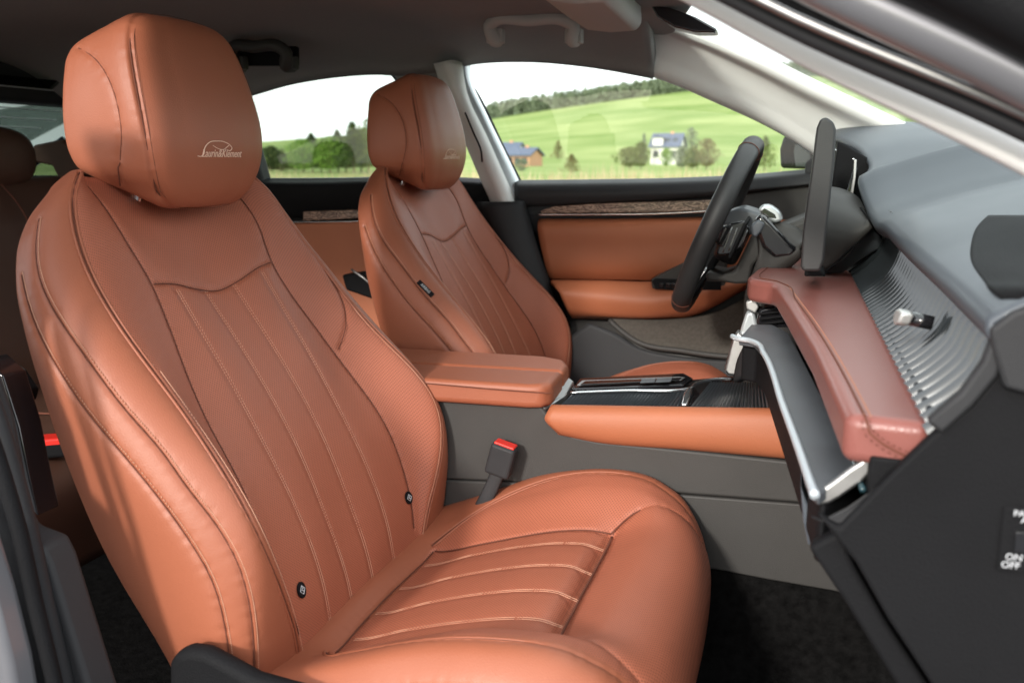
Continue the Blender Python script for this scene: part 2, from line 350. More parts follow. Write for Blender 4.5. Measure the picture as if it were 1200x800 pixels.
# houses
def house(label, px0, px1, py_top, py_eave, py_base, Yd, wallm, depth=7, gable_end=False, group='houses in the field', dormer=False):
    X0, X1 = pxX(px0, Yd), pxX(px1, Yd); zt, ze, zb = pz(py_top, px0, Yd), pz(py_eave, px0, Yd), pz(py_base, px0, Yd)-1.5
    t = thing('house', label, 'house', ((X0+X1)/2, Yd+depth/2, zb), group)
    w0, w1 = X0+.4, X1-.4
    box('wall', (w0, Yd+.5, zb), (w1, Yd+depth-.5, ze), wallm, t, 0)
    V = [(X0, Yd, ze), (X1, Yd, ze), (X1, Yd+depth/2, zt), (X0, Yd+depth/2, zt), (X0, Yd+depth, ze), (X1, Yd+depth, ze)]
    V += [(a, b, c+.25) for a, b, c in V]
    rf = obj('roof', V, [[0, 1, 2, 3], [3, 2, 5, 4], [7, 6, 9, 8], [8, 9, 10, 11], [0, 6, 7, 1], [4, 5, 11, 10], [0, 3, 9, 6], [3, 4, 10, 9], [1, 7, 8, 2], [2, 8, 11, 5]], MT['roof'], t, smooth=False)
    V = [(w0, Yd+.5, ze), (w0, Yd+depth-.5, ze), (w0, Yd+depth/2, zt-.1), (w1, Yd+.5, ze), (w1, Yd+depth-.5, ze), (w1, Yd+depth/2, zt-.1)]
    obj('gable', V[:3], [[0, 1, 2]], wallm, t, smooth=False); obj('gable', V[3:], [[0, 2, 1]], wallm, t, smooth=False)
    xc = X0+(X1-X0)*.62; mb = MB(); mb.box((xc, Yd+depth/2, zt+.1), (.28, .28, .5)); mb.build('chimney', MT['brick'], t)
    for k in range(3):
        xw = w0+(w1-w0)*(.2+.3*k); mb = MB(); mb.box((xw, Yd+.5, (ze+zb+1.5)/2), (.5, .06, .6)); mb.build('window', MT['glassdark'], t)
    if dormer:
        xd = X0+(X1-X0)*.28; zd = (zt+ze)/2; mb = MB(); mb.box((xd, Yd+1.6, zd-.1), (.9, 1.3, .75)); mb.build('dormer', MT['wall'], t)
        V = [(xd-1.2, Yd+.1, zd+.5), (xd, Yd+.1, zd+1.35), (xd+1.2, Yd+.1, zd+.5), (xd-1.2, Yd+3.4, zd+.5), (xd, Yd+3.4, zd+1.35), (xd+1.2, Yd+3.4, zd+.5)]
        obj('dormer_roof', V, [[0, 1, 4, 3], [1, 2, 5, 4], [0, 2, 1], [3, 4, 5]], MT['roof'], t, smooth=False)
        for k in (.55, .78):
            xs_ = X0+(X1-X0)*k; mb = MB(); mb.box((xs_, Yd+depth*.22, ze+(zt-ze)*.44+.3), (.45, .6, .06), ((1, 0, 0), (0, .8, -.6), (0, .6, .8))); mb.build('skylight', MT['glassdark'], t)
    return t
house('white house with steep blue-grey roof and small dormer in the meadow', 759, 797, 157, 173, 188, 170, MT['wall'], 10, dormer=True)
house('low peach bungalow with slate roof beside the pillar', 588, 622, 174, 183, 195, 150, MT['brick'], 9)
house('small slate roofed house rising behind the peach bungalow', 570, 605, 168, 179, 195, 162, MT['wall'], 8)
house('tiny white farmhouse among trees seen between the front headrests', 326, 333, 200, 204, 211, 120, MT['wall'], 3)
tree('conifer_tree', 'slim pointed conifer immediately left of the white house', 'tree', 754, 165, 1.8, 5.6, LM['forest'], 'cone', 500, .22)
tree('leafy_bush', 'large round olive bush left of the white house', 'bush', 738, 95, 3.2, 2.2, LM['bush'], 'oval', 2200, .13)
tree('leafy_bush', 'taller pointed bush touching the white house on its left', 'bush', 751, 90, 1.9, 2.6, LM['bush'], 'oval', 1400, .12)
tree('broadleaf_tree', 'bright fresh green tree in front of the white house', 'tree', 781, 130, 2.2, 2.6, LM['fresh'], 'oval', 1200, .13)
tree('birch_tree', 'tall thin pale tree behind the right side of the white house', 'tree', 809, 185, 3.4, 6.4, LM['forest'], 'oval', 600, .28)
tree('leafy_bush', 'dark olive bush to the right of the white house', 'bush', 799, 92, 1.9, 2.2, LM['forest'], 'oval', 1600, .12)
tree('leafy_bush', 'wide green bush between two darker ones near the wheel', 'bush', 812, 88, 2.0, 2.0, LM['bush'], 'oval', 1400, .12)
tree('budding_tree', 'brownish budding tree right of the bush group', 'tree', 828, 86, 2.2, 2.8, LM['brown'], 'oval', 1600, .11)
tree('sapling', 'lone small brown sapling halfway up the meadow', 'tree', 654, 195, 3.0, 4.0, LM['brown'], 'cone', 700, .2)
tree('sapling', 'small yellowish shrub at the meadow edge above the door', 'shrub', 670, 60, 1.4, 1.3, LM['brown'], 'cone', 900, .07)
tree('sapling', 'olive shrub hidden partly behind the steering wheel top', 'shrub', 896, 80, 2.4, 2.8, LM['bush'], 'cone', 1200, .11)
tree('leafy_bush', 'dark small bush in front of the peach bungalow', 'bush', 611, 70, 1.3, 1.0, LM['forest'], 'oval', 900, .07)
hl = [(318, 1.9, 2.2, 'dark', 'dark low tree at the left edge of the rear side window'), (329, 1.5, 2.2, 'bush', 'low round tree beside the tiny farmhouse'), (345, 1.6, 2.6, 'bush', 'low shrub between the farmhouse and the conifers'), (355, 2.4, 2.6, 'fresh', 'small bright round tree left of the tall conifers'), (366, 2.9, 2.6, 'pine', 'first tall conifer in the hedge line'),
      (376, 2.4, 2.6, 'bush', 'low green tree squeezed behind the first conifer'), (386, 2.6, 3.0, 'fresh', 'rounded green tree beside the tallest conifer'), (396, 3.1, 2.6, 'pine', 'conifer in the middle of the hedge line'), (405, 2.8, 2.8, 'bush', 'olive tree before the tallest conifer'), (414, 3.6, 3.0, 'pine', 'tallest dark conifer in the rear side window'),
      (423, 3.2, 3.0, 'bush', 'olive tree to the right of the tallest conifer'), (431, 3.5, 3.4, 'fresh', 'bright green tree close to the driver headrest'), (441, 3.9, 3.6, 'bush', 'broad tree partly hidden by the driver headrest')]
for i, (px_, h_, w_, k, lb) in enumerate(hl):
    tree('hedge_tree', lb, 'tree', px_, 60+i % 3*3, w_, h_, LM[k], 'cone' if k == 'pine' else 'oval', 1800, .12, 'trees behind the rear side window')
# ================================================================== CAR SHELL
# floor
mb_ = [(-2.8, .45, .12), (1.2, .45, .12), (1.2, 2.2, .12), (-2.8, 2.2, .12)]
tag(prism('floor', mb_, (0, 0, .03), MT['carpet'], bevel=0), kind='structure')
tag(prism('road', [(-30, -14, 0), (30, -14, 0), (30, 8, 0), (-30, 8, 0)], (0, 0, .012), mat('asphalt', (.06, .06, .062), .9, noise=(3, .2)), bevel=0), kind='structure')
# headliner: arched sheet, its far edge follows the window tops
XT = [-1.86, -1.72, -1.55, -1.397, -1.263, -1.139, -1.02, -.95, -.86, -.765, -.638, -.476, -.339]
ZT = [1.10, 1.13, 1.155, 1.18, 1.208, 1.222, 1.226, 1.222, 1.228, 1.242, 1.243, 1.225, 1.198]
def zc(X): return float(np.interp(X, [-2.1, -1.6, -1.0, -.5, -.2], [1.21, 1.285, 1.32, 1.315, 1.285]))
rows = []
for f_, X_ in enumerate(XT):
    zt = ZT[f_]; k = zc(X_); xf = X_+(.06 if f_ == len(XT)-1 else 0)
    prof = [(.585, zt+.06), (.60, zt+.07), (.66, zt+.08), (.85, k-.012), (1.34, k+.0), (1.83, k-.012), (1.98, zt+.052), (2.05, zt+.026), (2.075, zt+.004)]
    rows.append([(X_+(.05*math.sin(math.pi*(y_-.585)/1.49) if X_ > -.5 else 0)*(1 if X_ > -.4 else .3), y_, z_) for y_, z_ in prof])
head = thing('headliner', 'grey fabric headliner arching over the whole cabin', 'headliner', (-1, 1.34, 1.2))
patch('fabric', rows, MT['liner'], head, 90, 60, -.03)
# outer roof skin keeps daylight out
rr_ = [[(p[0], p[1], p[2]+.04) for p in r] for r in rows]
patch('roof_skin', rr_, MT['paint'], head, 60, 40, -.004)
prism('front_header', [(-.42, .70, 1.268), (-.42, 1.95, 1.268), (-.31, 1.985, 1.262), (-.285, 1.96, 1.262), (-.20, 1.6, 1.262), (-.17, 1.34, 1.262), (-.20, 1.08, 1.262), (-.30, .70, 1.262)], (0, 0, .025), MT['liner'], head, .006)
# grab handles
def grab(label, px0, px1, pyt, pyb, Y, m, droop=0):
    t = thing('grab_handle', label, 'grab handle', tuple(at((px0+px1)/2, pyt, Y)), 'grab handles on the far roof rail')
    a = at(px0, pyt, Y); b = at(px1, pyt, Y); c = at(px0+3, pyb, Y); d = at(px1-4, pyb, Y)
    a, b, c, d = map(np.array, (a, b, c, d)); inw = np.array((0, -.02, 0))
    path = [c+(0, .02, 0), c+inw*.6, c+(a-c)*.7+inw, a+(b-a)*.1+inw*1.4, a+(b-a)*.5+inw*1.7, a+(b-a)*.9+inw*1.4, d+(b-d)*.7+inw, d+inw*.6, d+(0, .02, 0)]
    rod('handle', path, .0125, m, t, 12, .006, yscale=1.25)
    for q in (c, d):
        mb = MB(); mb.box(q+np.array((0, .005, .004)), (.017, .012, .014)); bev(mb.build('mount', m, t), .003)
    pl = [at(px0-4, pyt-3, Y+.03), at(px1+4, pyt-3, Y+.03), at(px1+4, pyb+1, Y+.03), at(px0-2, pyb+1, Y+.03)]
    if droop: prism('recess', pl, (0, .02, 0), MT['dark'], t, .004)
grab('pale grab handle over the driver door', 577, 676, 26, 45, 1.79, MT['visor'])
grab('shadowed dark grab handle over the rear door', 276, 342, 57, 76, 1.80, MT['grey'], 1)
# sun visor
vt = thing('sun_visor', 'pale sun visor folded up above the driver', 'sun visor', (-.38, 1.65, 1.27))
prism('panel', pix([(640, -12), (748, -6), (752, 8), (753, 28), (746, 37), (716, 39), (690, 36), (668, 22)], 1.62), (0, -.25, .01), MT['visor'], vt, .007, 4)
rod('pivot', pix([(745, -2, 1.75), (756, 8, 1.8), (768, 12, 1.86)], 1.8), .006, MT['pillar'], vt)
# far side pillars ------------------------------------------------
ap = thing('front_pillar', 'pale sunlit windscreen pillar trim beyond the steering wheel', 'pillar trim', (0, 2.0, 1.1))
lo = [(732, 73), (752, 79), (790, 92), (840, 113.5), (900, 141), (965, 181), (1010, 215)]
mi = [(750, 54), (770, 62), (806, 76), (858, 99), (917, 130), (985, 172), (1035, 205)]
hi = [(768, 27), (789, 38), (822, 52), (875, 76), (934, 108), (1010, 150), (1075, 190)]
tp = [(771, 18), (793, 30), (828, 44), (884, 70), (947, 101), (1058, 153), (1100, 175)]
ed = [(773, 15), (795, 27), (831, 42), (888, 68), (950, 99), (1061, 152), (1103, 174)]
patch('trim', [pix(lo, 2.09), pix(lo, 2.07), pix(mi, 2.050), pix(hi, 2.02), pix(tp, 1.985), pix(ed, 2.01)], MT['pillar'], ap, 30, 50, -.012)
rod('edge_seal', pix([(x, y+1.5) for x, y in lo], 2.09), .004, MT['rubber'], ap)
rod('glass_seal', pix([(x+1, y-1.5) for x, y in tp], 1.992), .0035, MT['rubber'], ap)
mb = MB(); 
prism('clip', pix([(998, 124), (1006, 117), (1016, 121), (1008, 130)], 1.985), (0, .02, 0), MT['chrome_dull'], ap, .001)
bp_ = thing('door_pillar', 'centre pillar with pale upper trim and dark base behind the driver seat', 'pillar trim', (-.75, 2.03, .9))
patch('upper_trim', [pix([(512, 74), (524, 110), (548, 165), (574, 225), (581, 240)], 2.03), pix([(528, 72), (538, 110), (563, 165), (590, 225), (596, 240)], 2.0), pix([(535, 74), (542, 110), (567, 165), (594, 225), (601, 240)], 2.02), pix([(535, 74), (542, 110), (567, 165), (594, 225), (601, 240)], 2.06)], MT['pillar'], bp_, 24, 30, -.01)
patch('lower_trim', [pix([(560, 236), (575, 290), (600, 360), (620, 430)], 2.05), pix([(580, 236.5), (600, 290), (625, 360), (645, 430)], 1.985), pix([(606, 236.5), (622, 290), (645, 360), (665, 430)], 2.0), pix([(609, 236.5), (626, 290), (650, 360), (672, 430)], 2.06)], MT['plastic'], bp_, 20, 30, -.01)
rod('belt_slot', pix([(545, 132), (555, 156), (564, 178), (565, 190)], 1.965), .0022, MT['dark'], bp_)
prism('upper_filler', pix([(455, 60), (545, 62), (541, 80), (552, 120), (500, 130), (468, 100), (462, 88)], 2.06), (0, .03, 0), MT['liner'], bp_, .003)
# ------------------------------------------------------------------ driver's door
dd = thing('driver_door', 'closed driver door with tan leather panel and wood strip', 'car door', (-.3, 2.05, .5))
prism('inner_panel', pix([(606, 226), (960, 200), (985, 260), (960, 360), (920, 460), (690, 470), (668, 380), (640, 300)], 2.065), (0, .06, 0), MT['plastic'], dd, .004)
bz = [(603, 211), (700, 210), (800, 208), (880, 204), (968, 196)]
lowz = [(607, 262), (640, 262), (760, 255), (860, 252), (968, 248)]
def off(L, dy, Y): return pix([(x, y+dy) for x, y in L], Y)
patch('shoulder_pad', [off(bz, 0, 2.11), off(bz, 2, 2.06), off(bz, 9, 2.02), off(bz, 18, 2.012), [at(x, y+30-(i*3), 2.02) for i, (x, y) in enumerate(bz)], [at(x, y+30-(i*3), 2.038) for i, (x, y) in enumerate(bz)],
      [at(x, min(y+52, 252), 2.04) for x, y in bz], [at(x, y+62, 2.052) for x, y in bz]], MT['plastic'], dd, 50, 60, -.01)
prism('front_filler', pix([(820, 236), (960, 214), (990, 250), (950, 300), (900, 262), (840, 256)], 2.03), (0, .03, 0), MT['grey'], dd, .004)
prism('wood_strip', pix([(634, 247), (648, 242), (700, 238.5), (845, 234), (845, 246), (760, 249), (634, 250)], 2.022), (0, .02, 0), MT['wood'], dd, .0015)
rod('chrome_strip', pix([(629, 251.5), (700, 251.3), (775, 250.3), (845, 246.5)], 2.018), .0024, MT['chrome'], dd)
patch('leather_panel', [pix([(632, 256), (700, 256), (780, 255), (850, 254), (950, 256)], 2.04), pix([(630, 262), (700, 261), (780, 260), (850, 259), (950, 262)], 2.018), pix([(634, 290), (700, 290), (780, 290), (850, 290), (950, 290)], 2.012), pix([(642, 320), (700, 320), (780, 320), (850, 320), (950, 320)], 2.02), pix([(645, 327), (700, 328), (780, 329), (850, 330), (950, 332)], 2.035)], MT['leather_door'], dd, 40, 40, -.012)
patch('armrest_pad', [pix([(645, 327.5), (700, 328.5), (770, 330), (850, 325), (900, 322)], 2.04), pix([(648, 331), (700, 332), (770, 334), (850, 328), (900, 324)], 1.985), pix([(655, 342), (700, 346), (770, 350), (845, 335), (900, 325)], 1.965), pix([(664, 362), (700, 366), (770, 368), (835, 353), (890, 328)], 1.975), pix([(670, 372), (700, 373), (770, 373.5), (820, 367), (880, 335)], 2.01), pix([(671, 373), (700, 374), (770, 374), (818, 368), (880, 336)], 2.05)], MT['leather_door'], dd, 50, 50, -.012)
patch('lower_panel', [pix([(664, 372), (720, 372), (800, 372), (900, 350)], 2.05), pix([(668, 380), (705, 385), (800, 392), (900, 380)], 2.02), pix([(660, 400), (720, 400), (800, 405), (900, 400)], 2.0), pix([(655, 470), (720, 470), (800, 470), (900, 470)], 1.98)], MT['grey'], dd, 30, 30, -.01)
patch('door_pocket', [pix([(715, 373), (780, 374), (840, 365), (890, 340)], 2.0), pix([(718, 382), (780, 385), (840, 382), (890, 370)], 1.985), pix([(735, 396), (780, 402), (840, 408), (890, 405)], 1.98), pix([(755, 402), (790, 408), (845, 414), (890, 416)], 1.975)], MT['felt'], dd, 20, 30, -.006)
rod('pocket_lip', pix([(714, 375, 1.99), (726, 386, 1.98), (748, 401, 1.97), (800, 411, 1.965), (845, 417, 1.96), (890, 419, 1.96)], 1.97), .006, MT['grey'], dd)
patch('pocket_wall', [pix([(690, 378), (720, 390), (750, 408), (800, 418), (890, 424)], 1.965), pix([(668, 395), (690, 410), (740, 430), (800, 440), (890, 445)], 1.96), pix([(640, 430), (680, 455), (740, 470), (800, 480), (890, 480)], 1.955)], MT['plastic'], dd, 16, 30, -.006)
sw = prism('switch_panel', pix([(763, 327), (800, 309), (850, 300), (850, 338), (800, 342), (764, 338)], 1.965), (0, .06, 0), MT['grey'], dd, .003)
prism('switch_face', pix([(764, 329), (768, 326), (845, 330), (845, 340), (768, 339)], 1.963), (0, .01, 0), MT['dark'], dd, .001)
for q in (773, 781, 787, 795):
    prism('window_switch', pix([(q, 331), (q+5, 331.5), (q+5, 336.5), (q, 336)], 1.962), (0, -.006, 0), MT['gloss'], sw, .001)
# window glass and frame
wp = [(543, 80), (552, 70), (580, 66.5), (620, 66), (700, 72), (770, 84), (840, 113), (900, 140), (972, 184), (975, 215), (607, 214)]
prism('window_glass', pix(wp, 2.11), (0, .004, 0), MT['glass'], dd, 0)
fr_ = thing('window_frame', 'silver painted door frame and black seal around the driver window', 'window frame', (-.7, 2.1, 1.1))
patch('painted_frame', [pix([(532, 62), (537, 92), (557, 140), (580, 190), (602, 236)], 2.05), pix([(540, 64), (544, 92), (564, 138), (588, 190), (608, 232)], 2.055), pix([(549, 68), (550, 92), (569, 137), (595, 190), (612, 226)], 2.085)], MT['paint_light'], fr_, 12, 30, -.006)
rod('window_seal', pix([(610, 214), (592, 178), (560, 112), (547, 90), (545, 78), (552, 70), (580, 66), (620, 65.5), (700, 71), (760, 81)], 2.105), .0045, MT['rubber'], fr_)
rod('pillar_seal', pix([(530, 66), (534, 92), (552, 137), (578, 195), (606, 245), (628, 330), (645, 400)], 2.065), .004, MT['rubber'], fr_)
# wing mirror outside the driver window
wm = thing('wing_mirror', 'dark wing mirror outside the driver window beside the screen', 'wing mirror', tuple(at(935, 180, 2.32)))
V = pix([(915, 197), (914, 175), (918, 162), (928, 152), (942, 149), (965, 160), (985, 200)], 2.25)
prism('housing', V, (0, .14, 0), MT['dark'], wm, .008, 4)
prism('mirror_glass', pix([(932, 195), (930, 178), (933, 166), (939, 160), (948, 165), (950, 196)], 2.249), (0, -.004, 0), MT['glassdark'], wm, .001)
prism('foot', pix([(930, 200), (985, 197), (985, 210), (930, 208)], 2.13), (0, .15, 0), MT['dark'], wm, .004)
prism('bracket', pix([(948, 158), (955, 150), (990, 170), (990, 205), (955, 204)], 2.12), (0, .012, 0), MT['rubber'], wm, .002)
# ------------------------------------------------------------------ rear door and quarter, far side
prism('edge_filler', pix([(606, 232), (640, 232), (690, 460), (600, 470)], 2.09), (0, .03, 0), MT['dark'], dd, .002)
rd = thing('rear_door', 'dark rear door beyond the front seats with wood strip and tan panel', 'car door', (-1.2, 2.06, .6))
rb = [(296, 209), (370, 209), (450, 207), (520, 207), (585, 210)]
patch('shoulder_pad', [off(rb, 0, 2.11), off(rb, 3, 2.06), off(rb, 8, 2.03), off(rb, 20, 2.03), off(rb, 36, 2.045), off(rb, 46, 2.06)], MT['dark'], rd, 24, 30, -.01)
prism('wood_strip', pix([(355, 248), (470, 244), (470, 253), (355, 259)], 2.03), (0, .02, 0), MT['wood'], rd, .0015)
rod('chrome_strip', pix([(340, 260.5), (410, 259.5), (480, 256)], 2.028), .002, MT['chrome'], rd)
prism('leather_panel', pix([(340, 262), (480, 258), (500, 400), (380, 400)], 2.03), (0, .03, 0), MT['leather_door'], rd, .004)
prism('door_base', pix([(290, 225), (585, 225), (640, 470), (330, 560)], 2.075), (0, .04, 0), MT['dark'], rd, .004)
prism('armrest', pix([(400, 322), (436, 318), (440, 352), (405, 340)], 1.98), (0, .07, 0), MT['dark'], rd, .006)
rod('chrome_pull', pix([(412, 316, 1.975), (424, 324, 1.97), (436, 334, 1.975)], 1.97), .003, MT['chrome_dull'], rd)
prism('window_glass', pix([(270, 122), (298, 107), (350, 92), (400, 84), (450, 81), (466, 99), (500, 150), (530, 214), (268, 214)], 2.115), (0, .004, 0), MT['glass_dark'], rd, 0)
rod('window_seal', pix([(285, 113), (298, 107.5), (350, 92.5), (400, 84.5), (440, 81.5), (453, 83), (468, 98), (500, 150), (526, 205)], 2.1), .004, MT['rubber'], rd)
rod('belt_seal', pix([(290, 210.5), (400, 210), (480, 209)], 2.09), .004, mat('navy_seal', (.02, .035, .06), .3, clear=.5), rd)
# rear quarter wall with dark pillar, tail glass, shelf
rq = thing('rear_quarter', 'dark rear pillar and parcel shelf behind the passenger headrest', 'rear pillar', (-1.9, 2.0, 1.0))
prism('pillar', [(-1.36, 2.06, .95), (-1.42, 2.06, 1.17), (-1.6, 2.05, 1.16), (-1.84, 2.02, 1.13), (-1.93, 2.0, .99), (-1.95, 2.0, .60), (-1.3, 2.06, .60)], (0, .05, 0), MT['plastic'], rq, .01)
box('parcel_shelf', (-2.7, .75, .925), (-1.87, 1.95, .965), MT['dark'], rq, .004)
box('rear_header', (-1.93, .72, 1.143), (-1.84, 2.02, 1.26), MT['plastic'], rq, .01)
prism('tailgate', [(-2.66, .7, 1.0), (-2.72, .7, 1.0), (-2.72, .7, .2), (-2.66, .7, .2)], (0, 1.3, 0), MT['dark'], rq, .004)
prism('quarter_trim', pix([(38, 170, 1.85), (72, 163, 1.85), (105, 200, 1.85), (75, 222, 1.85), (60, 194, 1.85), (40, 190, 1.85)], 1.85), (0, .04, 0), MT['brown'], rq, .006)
rod('belt_guide', pix([(22, 205, 1.9), (45, 186, 1.9), (75, 165, 1.9)], 1.9), .012, mat('blue_black_seal', (.03, .07, .11), .25, clear=.7), rq)
tg = thing('rear_window', 'sloping rear windscreen with fine heater lines', 'rear window', (-2.3, 1.3, 1.0))
prism('pane', [(-1.80, .70, 1.195), (-1.80, 2.10, 1.195), (-2.50, 2.10, .93), (-2.50, .70, .93)], (0, 0, .004), MT['glass_rear'], tg, 0)
prism('side_pane', [(-1.70, 2.10, 1.20), (-2.6, 2.10, 1.12), (-2.6, 2.10, .93), (-1.70, 2.10, .93)], (0, .004, 0), MT['glass_rear'], tg, 0)
mb = MB()
for k in range(12):
    f_ = (k+.7)/12.5; mb.add(*tube([(-1.80-.70*f_, .78, 1.195-.265*f_-.002), (-1.80-.70*f_, 2.05, 1.195-.265*f_-.002)], .0014, 4))
mb.build('heater_lines', MT['white'], tg)
# rear bench
rs = thing('rear_bench', 'shaded dark brown rear bench behind the passenger seat', 'rear seat', (-1.6, 1.3, .3))
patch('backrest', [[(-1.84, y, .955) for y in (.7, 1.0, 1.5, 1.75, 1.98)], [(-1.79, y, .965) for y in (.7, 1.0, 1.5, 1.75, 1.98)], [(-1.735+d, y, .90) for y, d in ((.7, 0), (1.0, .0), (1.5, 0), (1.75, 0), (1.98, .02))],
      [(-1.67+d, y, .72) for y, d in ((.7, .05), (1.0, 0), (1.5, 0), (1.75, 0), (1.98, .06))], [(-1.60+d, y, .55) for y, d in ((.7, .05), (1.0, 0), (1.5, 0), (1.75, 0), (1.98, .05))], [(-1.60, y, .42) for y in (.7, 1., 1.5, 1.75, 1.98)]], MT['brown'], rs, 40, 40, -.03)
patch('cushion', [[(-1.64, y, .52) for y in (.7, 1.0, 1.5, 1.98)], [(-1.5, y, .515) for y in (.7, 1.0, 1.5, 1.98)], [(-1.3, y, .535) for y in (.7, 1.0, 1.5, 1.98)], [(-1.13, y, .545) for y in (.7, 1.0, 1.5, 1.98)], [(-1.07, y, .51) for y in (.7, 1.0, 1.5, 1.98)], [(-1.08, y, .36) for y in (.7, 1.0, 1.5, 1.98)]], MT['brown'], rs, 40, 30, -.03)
for yy in (1.28, 1.62):
    rod('seam', [(-1.775, yy, .962), (-1.715, yy, .90), (-1.655, yy, .72), (-1.59, yy, .56)], .002, MT['seam'], rs, 5, .02); rod('seam', [(-1.55, yy, .522), (-1.3, yy, .537), (-1.13, yy, .547), (-1.068, yy, .51)], .002, MT['seam'], rs, 5, .02)
def blob(c, h, e=2.6, n1=24, n2=32):
    V = []
    for i in range(n1+1):
        a = -math.pi/2+math.pi*i/n1
        for j in range(n2):
            b = 2*math.pi*j/n2; g = lambda u, p: math.copysign(abs(u)**p, u)
            V.append((c[0]+h[0]*g(math.cos(a), 2/e)*g(math.cos(b), 2/e), c[1]+h[1]*g(math.cos(a), 2/e)*g(math.sin(b), 2/e), c[2]+h[2]*g(math.sin(a), 2/e)))
    return V, gridfaces(n1+1, n2, True)
for i_, yy in enumerate((1.62, 1.0)):
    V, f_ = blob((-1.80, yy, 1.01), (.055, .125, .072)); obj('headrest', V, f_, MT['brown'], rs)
rbk = thing('belt_buckle', 'black belt buckle with red button on the rear bench', 'belt buckle', (-1.33, 1.28, .53), 'seat belt buckles')
bc = atz(52, 523, .56); R_ = np.array(((.8, -.6, 0), (.6, .8, 0), (0, 0, 1.0)))
mb = MB(); mb.box(bc, (.040, .024, .014), R_); bev(mb.build('housing', MT['dark'], rbk), .006)
mb = MB(); mb.box(bc+np.array((.012, 0, .012)), (.020, .017, .006), R_); bev(mb.build('release_button', MT['red'], rbk), .003)
# windscreen
ws = thing('windscreen', 'large raked windscreen above the dashboard', 'windscreen', (.1, 1.34, 1.1))
patch('pane', [[(-.31+.09*math.sin(math.pi*k/6), .68+1.32*k/6, 1.272+.014*math.sin(math.pi*k/6)) for k in range(7)],
               [(.0+.2*math.sin(math.pi*k/6), .64+1.40*k/6, 1.14+.01*math.sin(math.pi*k/6)) for k in range(7)],
               [(.27+.33*math.sin(math.pi*k/6), .62+1.44*k/6, 1.0) for k in range(7)]], MT['glass'], ws, 12, 20, .004)
mp_ = pix([(762, 6), (785, 9), (815, 20), (840, 34), (838, 38), (815, 38), (790, 32), (770, 20)], 1.62)
prism('mirror_mount', mp_, (0, .05, .0), MT['gloss'], ws, .006, 4)
# bonnet seen under the glass, closes the dash front
tag(prism('bonnet', [(.36, .6, .90), (.36, 2.1, .90), (1.3, 2.05, .80), (1.3, .65, .80)], (0, 0, .02), MT['paint'], bevel=.01), 'grey bonnet in front of the windscreen', 'bonnet')
# ------------------------------------------------------------------ near side frame (blurred foreground)
nf = thing('door_frame', 'blurred grey passenger door opening with rubber seals in the foreground', 'door frame', (0, .58, 1.0))
PTH = lambda a, b: None
def strip(name, pa, pb, Y, r, m, ys=1.0):
    a, b = at(*pa, Y), at(*pb, Y); d = (b-a)
    c = a-d*.6+np.array((0, 0, .004)); c2 = a-d*1.3+np.array((0, .0, .0)); c3 = c2+np.array((-.45, .01, .06))
    e = b+d*.6+np.array((0, 0, -.006)); e2 = e+np.array((.12, 0, -.16))
    return rod(name, [c3, c2, c, a, b, e, e2], r, m, nf, 16, .02, yscale=ys)
strip('pillar_trim', (940, 57), (1200, 184), .635, .0098, MT['pillar'], 1.0)
strip('inner_seal', (940, 38), (1200, 153), .60, .0062, MT['rubber'])
strip('seal_lip', (940, 24), (1200, 134), .585, .0030, MT['chrome_dull'])
strip('gap_seal', (940, 8), (1200, 121), .60, .0075, MT['rubber'])
strip('painted_pillar', (940, -32), (1200, 92), .575, .0150, MT['paint'], 1.0)
strip('outer_seal', (940, -70), (1200, 50), .56, .0085, MT['rubber'])
strip('outer_panel', (940, -115), (1200, 15), .55, .0180, MT['dark'])
# lower left: sill and pillar by the camera
npil = thing('lock_pillar', 'blurred dark centre pillar at the left edge beside the passenger seat', 'door pillar', (-.62, .6, .6))
prism('trim_panel', pix([(-150, 40), (-70, 40), (-22, 360), (0, 432), (18, 480), (30, 540), (38, 590), (50, 612), (82, 624), (92, 645), (112, 710), (146, 820), (160, 880), (40, 880), (20, 700), (-40, 560), (-110, 300)], .64), (0, -.035, 0), MT['plastic'], npil, .006, 4)
prism('glass_edge', pix([(-20, 420), (3, 440), (22, 500), (34, 560), (44, 605), (30, 590), (14, 530), (-20, 470)], .70), (0, .03, 0), MT['gloss'], npil, .002)
rod('door_seal', pix([(-150, 40), (-60, 350), (0, 502), (28, 600), (52, 700), (78, 810), (90, 880)], .60), .0085, MT['rubber'], npil)
rod('outer_seal', pix([(-180, 40), (-70, 360), (0, 545), (22, 620), (42, 710), (66, 810), (80, 890)], .575), .007, MT['dark'], npil)
prism('painted_edge', pix([(-60, 560), (0, 610), (22, 680), (42, 760), (52, 820), (60, 900), (-60, 900)], .57), (0, -.03, 0), MT['paint'], npil, .008, 4)
prism('belt_guide', pix([(-10, 430, .8), (8, 438, .8), (24, 462, .8), (20, 476, .8), (4, 470, .8), (-10, 462, .8)], .8), (0, .03, 0), MT['dark'], npil, .004)
# passenger door sill, out of view, raised to keep sun off the floor
sl = thing('unseen_raised_sill', 'unseen dark plastic door sill below the passenger seat, raised to keep sun off the floor', 'door sill', (-.3, .55, .2))
box('unseen_sill_cover', (-.9, .50, .10), (.5, .60, .44), MT['plastic'], sl, .02)
